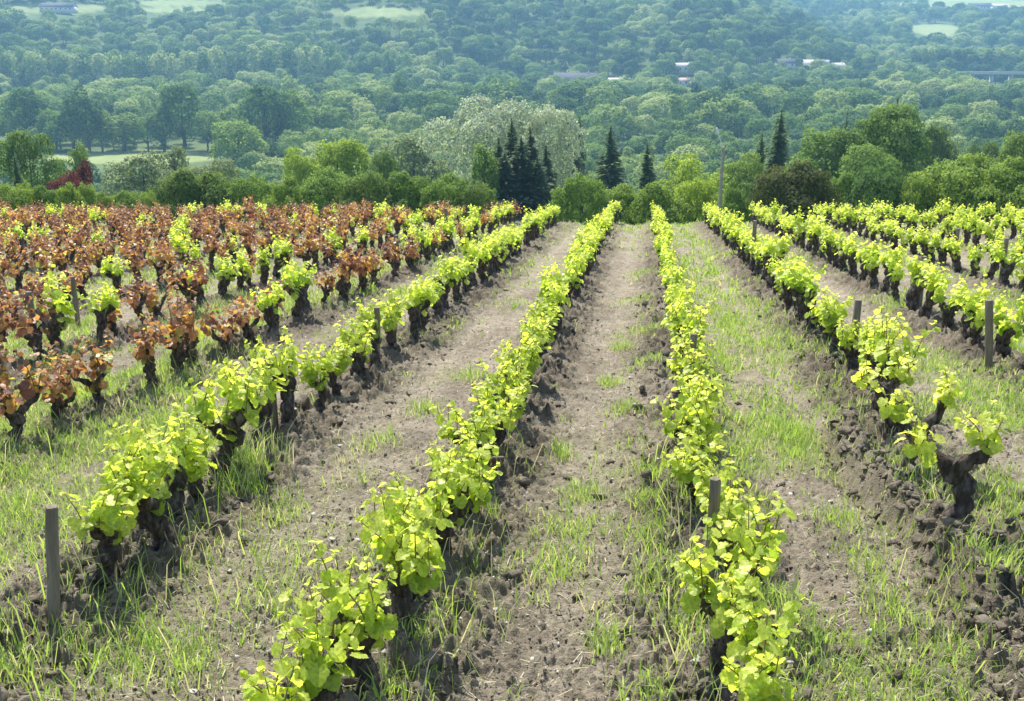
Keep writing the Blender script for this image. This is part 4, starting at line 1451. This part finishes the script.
# ------------------------------------------------------------------ houses, bridge, pole
def house(px, pr, Y, ln, dp, wh, roof, head, label, cat):
    Y = seat(px, pr, Y, dp, wh)
    x, _, zr = at(px, pr, Y)
    z0 = tz(x, Y)
    rise = dp * .33
    wall_top = max(zr - rise - z0, wh * .6)
    root = bpy.data.objects.new('house' if cat == 'house' else cat.replace(' ', '_'), None)
    COL.objects.link(root)
    root.location = (x, Y, z0)
    root.rotation_euler = (0, 0, math.radians(YAW) * .5 + head)
    root['label'], root['category'], root['group'] = label, cat, 'buildings across the valley'
    a, b_ = ln / 2, dp / 2
    w = MB()
    box(w, -a, a, -b_, b_, -1.5, wall_top)
    for s in (-1, 1):
        w.add([(s * a, -b_, wall_top), (s * a, b_, wall_top), (s * a, 0, wall_top + rise - .05)], [(0, 1, 2)])
    w.obj('wall', M['wall'], root)
    r_ = MB()
    e = .5
    V = [(-a - e, -b_ - e, wall_top - .25), (a + e, -b_ - e, wall_top - .25), (a + e, 0, wall_top + rise), (-a - e, 0, wall_top + rise), (-a - e, b_ + e, wall_top - .25), (a + e, b_ + e, wall_top - .25)]
    V2 = [(p[0], p[1], p[2] + .25) for p in V]
    r_.add(V + V2, [(0, 3, 2, 1), (3, 4, 5, 2), (6, 7, 8, 9), (9, 8, 11, 10), (0, 1, 7, 6), (4, 10, 11, 5), (1, 2, 8, 7), (2, 5, 11, 8), (0, 6, 9, 3), (3, 9, 10, 4)])
    ro = r_.obj('roof', M[roof], root)
    c = MB()
    box(c, a * .55, a * .55 + .9, -.45, .45, wall_top + rise * .5, wall_top + rise + 1.0)
    c.obj('chimney', M['wall'], ro)
    nw = max(2, int(ln / 4.5))
    zc = max(1.2, wall_top - 2.2)
    for k in range(nw):
        wx = -a + ln * (k + .5) / nw
        f = MB()
        box(f, wx - .6, wx + .6, -b_ - .06, -b_ + .05, zc, zc + 1.4)
        f.obj('window', M['glass'], root)
for h_ in HOUSES:
    house(*h_)

root = bpy.data.objects.new('road_bridge', None)
COL.objects.link(root)
bx, by, bz = at(985, 73, 1010)
root.location = (bx, by, tz(bx, by))
root.rotation_euler = (0, 0, math.radians(4))
root['label'], root['category'] = 'long low pale road bridge crossing the valley at right edge', 'bridge'
hb = bz - tz(bx, by)
d_ = MB()
box(d_, -48, 95, -4, 4, hb - 1.2, hb)
d_.obj('deck', M['concrete'], root)
for s in (-1, 1):
    q = MB()
    box(q, -48, 95, s * 3.9 - .15, s * 3.9 + .15, hb + .003, hb + 1.1)
    q.obj('parapet', M['concrete'], root)
for k in range(9):
    q = MB()
    box(q, -42 + k * 16 - .8, -42 + k * 16 + .8, -3, 3, -2, hb - 1.203)
    q.obj('pier', M['concrete'], root)

# utility pole
Yp = 57.0
xp, _, zp = at(723, 147, Yp)
z0 = tz(xp, Yp)
root = bpy.data.objects.new('utility_pole', None)
COL.objects.link(root)
root.location = (xp, Yp, z0)
root['label'], root['category'] = 'slim grey pole with slanted pale bracket rising behind the vines', 'utility pole'
hp = zp - z0
q = MB()
tube(q, [(0, 0, -.5), (0, 0, hp * .5), (.02, 0, hp)], [.10, .09, .075], 10, 0, 1)
q.obj('shaft', M['polewood'], root, True)
q = MB()
tube(q, [(0, -.02, hp - .15), (-.12, -.04, hp + .28), (-.30, -.05, hp + .75)], [.035, .03, .03], 6, 0, 1)
q.obj('bracket', M['metal'], root, True)
q = MB()
tube(q, [(-.26, -.05, hp + .66), (-.32, -.05, hp + .82), (-.38, -.05, hp + .96)], [.06, .075, .04], 8, 0, 1)
q.obj('insulator', M['metal'], root, True)

# ------------------------------------------------------------------ haze
vm, nt, out = new_mat('valley_haze')
pv = nt.nodes.new('ShaderNodeVolumePrincipled')
pv.inputs['Color'].default_value = (.34, .66, 1.0, 1)
pv.inputs['Density'].default_value = HAZE_DENSITY
pv.inputs['Anisotropy'].default_value = .2
nt.links.new(pv.outputs[0], out.inputs['Volume'])
vm.cycles.homogeneous_volume = True if hasattr(vm, 'cycles') and hasattr(vm.cycles, 'homogeneous_volume') else True
hz = MB()
box(hz, -2100, 1700, -60, 2760, -60, 290)
ho = hz.obj('haze', vm)
ho['kind'] = 'stuff'

# ------------------------------------------------------------------ yellow flowers on the strip beyond the red block
n = 700
fy = 40.5 + 7 * rng.random(n)
fx = -33 + 9 * rng.random(n) + .0 * fy
fz = ground_z(fx, fy) + .1 + .45 * rng.random(n)
s_ = .06 + .06 * rng.random(n)
a_ = rng.random(n) * 6.283
V = np.stack([np.stack([fx + np.cos(a_ + q) * s_, fy + np.sin(a_ + q) * s_, fz + .05 * np.sin(3 * a_ + q)], -1) for q in (0, 1.57, 3.14, 4.71)], 1)
fl = MB().add(V.reshape(-1, 3), np.arange(n)[:, None] * 4 + np.array([[0, 1, 2, 3]])).obj('yellow_flowers', rough_mat('flower_petal', [(.3, (.62, .48, .03)), (.7, (.75, .62, .06))], 5, .7, 0))
fl['kind'] = 'stuff'
